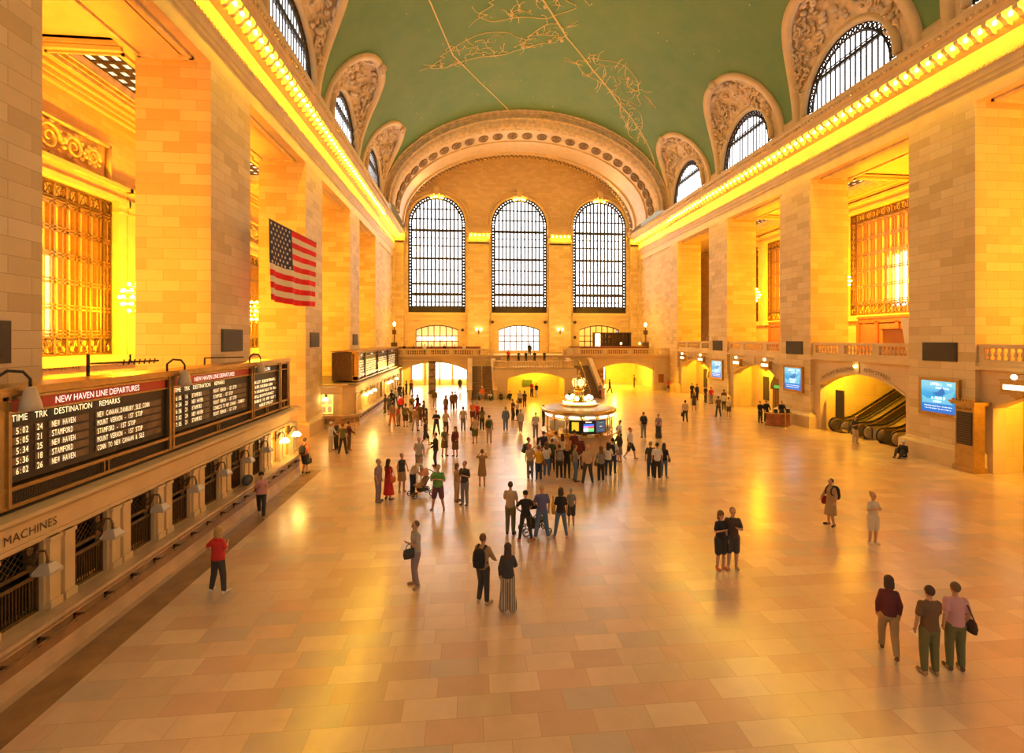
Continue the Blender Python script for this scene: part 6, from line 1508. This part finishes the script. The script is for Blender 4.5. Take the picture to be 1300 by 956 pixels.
a = P(-2.48, 23.89, 165, 'blonde woman in black leaning beside the man in grey', 'f', 'stand', 'down', 'fore', ('short', 'black'), ('slim', 'black'), 'black', ('long', 'blonde')); bag(a, 'l', 'black', 'black shoulder bag of the blonde woman in black', 'side')
P(-2.21, 23.33, 100, 'man in grey shirt and light jeans turned right, black shoes', 'm', 'relax', 'cross', 'phone', ('short', 'grey'), ('trousers', 'denim'), 'black', ('short', 'brown'), h=.97)
P(-1.68, 23.02, 180, 'bald man in a tan shirt and dark trousers seen from behind', 'm', 'apart', 'down', 'down', ('short', 'beige'), ('trousers', 'charcoal'), 'black', None, wide=1.05)
a = P(-1.03, 23.08, 180, 'woman with brown hair in a grey shirt and black trousers right of the bald man', 'f', 'stand', 'down', 'fore', ('short', 'grey'), ('trousers', 'black'), 'white', ('long', 'brown')); bag(a, 'l', 'brown', 'round brown bag of the woman in grey right of the bald man', 'side', .9)
a = P(-0.48, 23.83, 160, 'black-haired woman in a white shirt and dark jeans near the right end of the crowd', 'f', 'stand', 'down', 'fore', ('short', 'white'), ('slim', 'ddenim'), 'white', ('long', 'black')); bag(a, 'l', 'black', 'black bag of the black-haired woman at the right end of the crowd', 'side')
a = P(-0.06, 24.51, 150, 'white-shirted man with a black backpack at the right end of the booth crowd', 'm', 'stand', 'down', 'fore', ('short', 'white'), ('trousers', 'ddenim'), 'black', ('short', 'black')); backpack(a, 'black', 'big black backpack at the right end of the booth crowd', 1.1)
P(-3.23, 26.73, 190, 'person in navy with black hair at the left side of the booth', 'm', 'stand', 'fore', 'fore', ('long', 'navy'), ('trousers', 'navy'), 'black', ('short', 'dbrown'))
P(-3.67, 25.32, 100, 'dark-haired woman with pale vest behind the woman in yellow', 'f', 'stand', 'down', 'phone', ('vest', 'white'), ('trousers', 'charcoal'), 'black', ('long', 'black'))
P(-2.8, 27.03, 100, 'person in a white shirt leaning towards the left side of the booth', 'm', 'lean', 'fore', 'fore', ('short', 'white'), ('trousers', 'charcoal'), 'black', ('short', 'dbrown'))
P(-2.31, 26.13, 180, 'woman with long dark hair and pale top in front of the booth counter', 'f', 'stand', 'down', 'down', ('vest', 'cream'), ('trousers', 'charcoal'), 'black', ('long', 'dbrown'))
P(-1.52, 26.9, 170, 'person in red-brown top with a strap at the front of the booth', 'm', 'stand', 'fore', 'down', ('short', 'maroon'), ('trousers', 'black'), 'black', ('short', 'dbrown'))
P(-1.54, 25.41, 160, 'person in a maroon jacket right behind the man in grey', 'm', 'stand', 'down', 'down', ('jacket', 'maroon'), ('trousers', 'navy'), 'black', ('short', 'greyhair'))
P(1.9, 29.89, -70, 'man in white shirt and black trousers leaning on the right of the booth counter', 'm', 'relax', 'fore', 'rest', ('short', 'white'), ('slim', 'black'), 'black', ('short', 'black'))
P(0.95, 26.83, -60, 'person in a dark grey coat at the right side of the booth wall', 'f', 'stand', 'down', 'fore', ('jacket', 'charcoal'), ('coat', 'grey'), 'black', ('short', 'brown'))
P(1.71, 27.29, 60, 'person in a wide white shirt and red collar walking right of the booth', 'm', 'walk', 'down', 'swing', ('baggy', 'white'), ('shorts', 'black'), 'beige', ('short', 'red'))
a = P(-2.77, 33.78, 180, 'grey-clad person left of the booth', 'm', 'stand', 'down', 'fore', ('short', 'lgrey'), ('trousers', 'grey'), 'brown', ('short', 'greyhair'))
P(-1.69, 37.61, 100, 'person in black close behind the left edge of the booth', 'f', 'stand', 'fore', 'fore', ('long', 'black'), ('trousers', 'black'), 'black', ('long', 'black'))
# ---- trio and right side
P(1.51, 23.5, 175, 'man in dark grey shirt and dark jeans, left of the trio', 'm', 'stand', 'down', 'down', ('short', 'charcoal'), ('trousers', 'ddenim'), 'white', ('short', 'tan'))
P(1.72, 23.2, 170, 'man in a white shirt and dark trousers, middle of the trio', 'm', 'stand', 'down', 'down', ('short', 'white'), ('trousers', 'black'), 'white', ('short', 'black'))
a = P(2.15, 23.43, 150, 'woman in dark top and light jeans, right of the trio', 'f', 'relax', 'fore', 'down', ('short', 'black'), ('slim', 'denim'), 'beige', ('long', 'dbrown')); bag(a, 'r', 'brown', 'brown bag of the woman at the right of the trio', 'side', .8)
a = P(4.48, 33.05, 180, 'person with a large dark backpack right of the booth', 'm', 'stand', 'down', 'down', ('short', 'charcoal'), ('trousers', 'grey'), 'brown', ('short', 'brown')); backpack(a, 'black', 'large dark backpack right of the booth', 1.1)
P(5.39, 32.69, 170, 'person in light top and dark trousers, right of the large dark backpack', 'f', 'stand', 'down', 'down', ('short', 'lilac'), ('wide', 'charcoal'), 'brown', ('short', 'tan'))
a = P(9.98, 38.96, 170, 'person in a white shirt with a black bag walking towards the right archways', 'm', 'walk', 'down', 'down', ('short', 'beige'), ('trousers', 'charcoal'), 'black', ('short', 'black')); bag(a, 'l', 'black', 'black bag of the person walking towards the right archways', 'hand', 1.1)
P(13.59, 45.3, 160, 'woman in a wide dark patterned dress near the farthest right pillar', 'f', 'stand', 'down', 'down', ('short', 'charcoal'), ('dress', 'charcoal'), 'brown', ('bob', 'brown'))
P(17.3, 52.73, 20, 'person in dark blue standing by the farthest gate archway', 'm', 'stand', 'down', 'down', ('long', 'navy'), ('trousers', 'navy'), 'black', ('short', 'black'))
P(17.3, 50.71, 30, 'person in black at the left of the group under the small blue screen', 'm', 'stand', 'fore', 'down', ('short', 'black'), ('trousers', 'charcoal'), 'black', ('short', 'dbrown'))
P(17.3, 49.45, 180, 'person in a red top in the group under the small blue screen', 'm', 'stand', 'down', 'down', ('short', 'red'), ('trousers', 'grey'), 'black', ('cap', 'red'))
P(14.01, 41.43, 180, 'man in brown shirt in front of the group under the small blue screen', 'm', 'apart', 'down', 'fore', ('short', 'brown'), ('trousers', 'charcoal'), 'black', ('short', 'dbrown'))
P(17.3, 53.96, 0, 'person all in black at the back of the group under the small blue screen', 'm', 'stand', 'fore', 'fore', ('long', 'black'), ('trousers', 'black'), 'black', ('short', 'black'))
P(16.37, 45.02, 150, 'person in white top at the right of the group under the small blue screen', 'f', 'stand', 'fore', 'down', ('short', 'white'), ('trousers', 'dbrown'), 'black', ('bob', 'dbrown'))
P(14.89, 41.34, 130, 'person in cream, rightmost of the group under the small blue screen', 'f', 'stand', 'fore', 'down', ('short', 'cream'), ('shorts', 'brown'), 'tan', ('short', 'brown'))
P(17.3, 60.85, 20, 'person in grey skirt by the far right corner', 'f', 'stand', 'fore', 'down', ('short', 'red'), ('skirt', 'charcoal'), 'tan', ('short', 'brown'))
for i, (x, y, f, l) in enumerate(((15.75, 38.0, 0, 'attendant in black at the left end of the wooden desk'), (16.5, 38.4, -10, 'attendant in black behind the middle of the wooden desk'), (17.5, 37.9, -20, 'attendant in black at the right end of the wooden desk'))): P(x, y, f, l, 'm', 'stand', 'fore', 'fore', ('long', 'black'), ('trousers', 'black'), 'black', ('short', 'dbrown'))
P(17.3, 46.8, 160, 'person in brown entering the archway with brown doors', 'm', 'walk', 'down', 'down', ('short', 'maroon'), ('trousers', 'brown'), 'black', ('short', 'dbrown'))
P(17.3, 29.92, 10, 'person in dark top and beige trousers in front of the escalators', 'm', 'relax', 'phone', 'phone', ('short', 'charcoal'), ('trousers', 'beige'), 'beige', ('short', 'brown'))
P(17.3, 26.28, -70, 'person in black with a white cap sitting on the floor against the right wall', 'm', 'floor', 'fore', 'fore', ('jacket', 'black'), ('trousers', 'charcoal'), 'black', ('cap', 'white'))
# ---- far middle
P(-0.24, 57.56, 20, 'person in red and blue under the staircase arch', 'm', 'stand', 'down', 'fore', ('short', 'dred'), ('trousers', 'navy'), 'black', ('short', 'dbrown'))
P(0.2, 56.74, -20, 'person in black top and white trousers under the staircase arch', 'f', 'stand', 'down', 'down', ('short', 'black'), ('trousers', 'white'), 'tan', ('short', 'dbrown'))
P(-2.45, 48.52, 180, 'person in grey top and black shorts before the staircase arch', 'm', 'stand', 'down', 'down', ('short', 'lgrey'), ('shorts', 'black'), 'white', ('short', 'greyhair'))
P(-2.0, 48.47, 175, 'slim person in dark grey right beside the black-shorted one', 'f', 'stand', 'down', 'down', ('short', 'charcoal'), ('slim', 'charcoal'), 'white', ('bob', 'brown'))
P(-3.73, 41.11, 60, 'person in brown top with arms forward, left of the booth', 'm', 'relax', 'fore', 'fore', ('short', 'maroon'), ('trousers', 'charcoal'), 'tan', ('short', 'dbrown'))
P(-3.35, 41.07, -120, 'person in cream top and navy shorts facing the brown-topped one', 'f', 'stand', 'fore', 'down', ('short', 'cream'), ('shorts', 'navy'), 'tan', ('bob', 'blonde'))
P(-4.61, 36.59, 180, 'person in a denim jacket in the middle of the bright floor', 'm', 'stand', 'down', 'down', ('long', 'denim'), ('trousers', 'denim'), 'tan', ('short', 'tan'))
P(-3.58, 35.87, 170, 'person in grey coat on the bright floor left of the booth', 'f', 'walk', 'down', 'down', ('jacket', 'lgrey'), ('trousers', 'lilac'), 'tan', ('short', 'greyhair'))
P(-6.02, 52.46, 180, 'person in an orange shirt and white cap before the left stair flight', 'm', 'stand', 'down', 'down', ('short', 'orange'), ('shorts', 'grey'), 'tan', ('cap', 'white'))
for k, (u_, w_, f, l, tp) in enumerate(((-6.2, 55.3, 0, 'person in blue seated on the lowest steps of the left flight', 'blue'), (-5.1, 55.3, 10, 'person in white seated on the lowest steps of the left flight', 'white'), (-3.9, 55.5, 0, 'person in dark clothes sitting at the left foot of the staircase block', 'charcoal'), (-2.9, 55.5, -20, 'person in grey-green sitting by the staircase block, near the arch', 'dgreen'), (3.7, 55.4, 20, 'person in black sitting at the right foot of the staircase block', 'black'), (4.4, 55.4, 0, 'person in a white top sitting higher at the right foot of the staircase block', 'white'))): P(u_, w_, f, l, 'm' if k % 2 else 'f', 'floor' if k != 5 else 'sit', 'fore', 'fore', ('short', tp), ('trousers', 'charcoal' if k != 1 else 'dgreen'), 'black', ('short', 'dbrown'))
P(7.21, 55.28, 10, 'person in grey by the right end of the staircase', 'm', 'stand', 'down', 'down', ('short', 'grey'), ('trousers', 'maroon'), 'black', ('short', 'brown'))
P(-8.9, 47.55, 180, 'person in reddish brown clothes before the bright left archway, left of three', 'm', 'stand', 'down', 'down', ('long', 'brown'), ('trousers', 'maroon'), 'tan', ('short', 'brown'))
P(-9.36, 45.13, 170, 'person in brown coat nearest of those before the bright left archway', 'f', 'stand', 'down', 'down', ('jacket', 'brown'), ('coat', 'maroon'), 'tan', ('bob', 'brown'))
P(-8.65, 48.58, 190, 'person in purple-brown, right of three before the bright left archway', 'f', 'stand', 'down', 'down', ('long', 'purple'), ('trousers', 'purple'), 'tan', ('short', 'tan'))
P(-10.68, 49.9, 180, 'thin dark figure near the dark display column', 'm', 'stand', 'down', 'down', ('long', 'brown'), ('trousers', 'tan'), 'brown', ('short', 'black'))
P(-8.59, 64.48, 180, 'person in black silhouetted in the bright left archway', 'm', 'stand', 'down', 'down', ('long', 'charcoal'), ('trousers', 'black'), 'black', ('short', 'black'))
P(15.04, 67.3, 90, 'dark figure by the wall in the yellow right passage', 'm', 'stand', 'down', 'fore', ('long', 'dbrown'), ('trousers', 'dbrown'), 'black', ('short', 'black'))
P(9.81, 60.77, 60, 'person in dark clothes near the poster frame of the yellow right passage', 'f', 'walk', 'down', 'down', ('long', 'brown'), ('trousers', 'dbrown'), 'black', ('bob', 'black'))
# ---- end balcony
for k, (x, f) in enumerate(((-15.6,0),(-14.5,30),(-13.1,-20),(-12.2,15),(-10.6,0),(-9.3,-30),(-8.1,20))):
    P(x, 64.9+.3*(k % 3), f, 'diner in dark clothes behind the left half of the end balustrade', 'f' if k % 2 else 'm', 'stand', 'fore', 'fore', ('long' if k % 3 else 'short', ['black', 'dbrown', 'white', 'maroon'][k % 4]), ('trousers', 'black'), 'black', ('short', 'dbrown'), z=4.5, h=.86, group='diners behind the end balustrade', eyes=False)
P(.4, 65.4, 0, 'person in black standing at the top of the stairs before the middle arched opening', 'm', 'stand', 'down', 'fore', ('long', 'black'), ('trousers', 'black'), 'black', ('short', 'dbrown'), z=4.36)
for k, (x, c_, f) in enumerate(((-2.6,'red',0),(-1.3,'charcoal',20),(-.4,'black',-10),(.7,'black',10),(1.9,'dbrown',0))):
    P(x, 62.3+.2*(k % 2), f, 'person in %s at the top of the staircase landing, %s' % ({'red':'red','charcoal':'grey','black':'black','dbrown':'brown'}[c_], ['at its left','second from its left','in its middle','right of its middle','at its right'][k]), 'm', 'stand', 'fore', 'fore', ('short', c_), ('trousers', 'black'), 'black', ('short', 'dbrown'), z=3.75, h=.8 if k else .9)
# ---- queue at the far ticket office
Q = [(-14.9,56.06,'black','charcoal','first beyond the lamps'),(-14.89,61.48,'charcoal','charcoal','tallest at the back'),(-14.22,60.57,'maroon','navy','at the very back in maroon'),(-14.15,53.27,'black','black','in front of the back pair'),(-12.29,44.96,'olive','dbrown','in long olive'),(-11.96,46.34,'black','dred','in black and red'),(-13.25,45.05,'red','charcoal','in a bright red shirt'),(-14.09,46.55,'black','brown','leaning to the counter'),(-14.29,45.16,'charcoal','charcoal','by the counter lamp'),(-14.87,46.63,'dbrown','brown','nearest to the counter end'),(-13.18,39.79,'tan','orange','in tan and orange'),(-12.65,39.39,'orange','tan','in an orange top'),(-12.06,38.98,'olive','dbrown','in olive, apart from the queue'),(-11.91,41.15,'cream','olive','in a cream top'),(-11.16,37.25,'tan','beige','in tan, nearest in the middle'),(-10.94,41.44,'dgreen','black','in dark green, rightmost'),(-11.02,39.23,'brown','brown','in brown, right side'),(-14.9,50.4,'black','black','standing at the counter in black'),(-14.69,51.47,'cream','brown','in a cream shirt with raised arm'),(-10.33,36.85,'brown','charcoal','in brown with dark skirt')]
# pose, facing and clothes vary over the queue
kinds = [('m','stand','down','fore'),('f','relax','fore','down'),('m','apart','down','down'),('f','stand','down','fore')]
for i, (x, y, tp, bt_, l) in enumerate(Q):
    sx, lg, al_, ar_ = kinds[i % 4]
    P(x, y, [180, -110, 160, -90, 200, -130][i % 6], 'person of the ticket queue, '+l, sx, lg, 'up' if 'raised' in l else al_, ar_, ('short' if i % 3 else 'long', tp), ('trousers' if i % 4 else 'shorts', bt_), 'black', (['short', 'bob', 'short', 'long'][i % 4], ['dbrown', 'black', 'brown'][i % 3]))
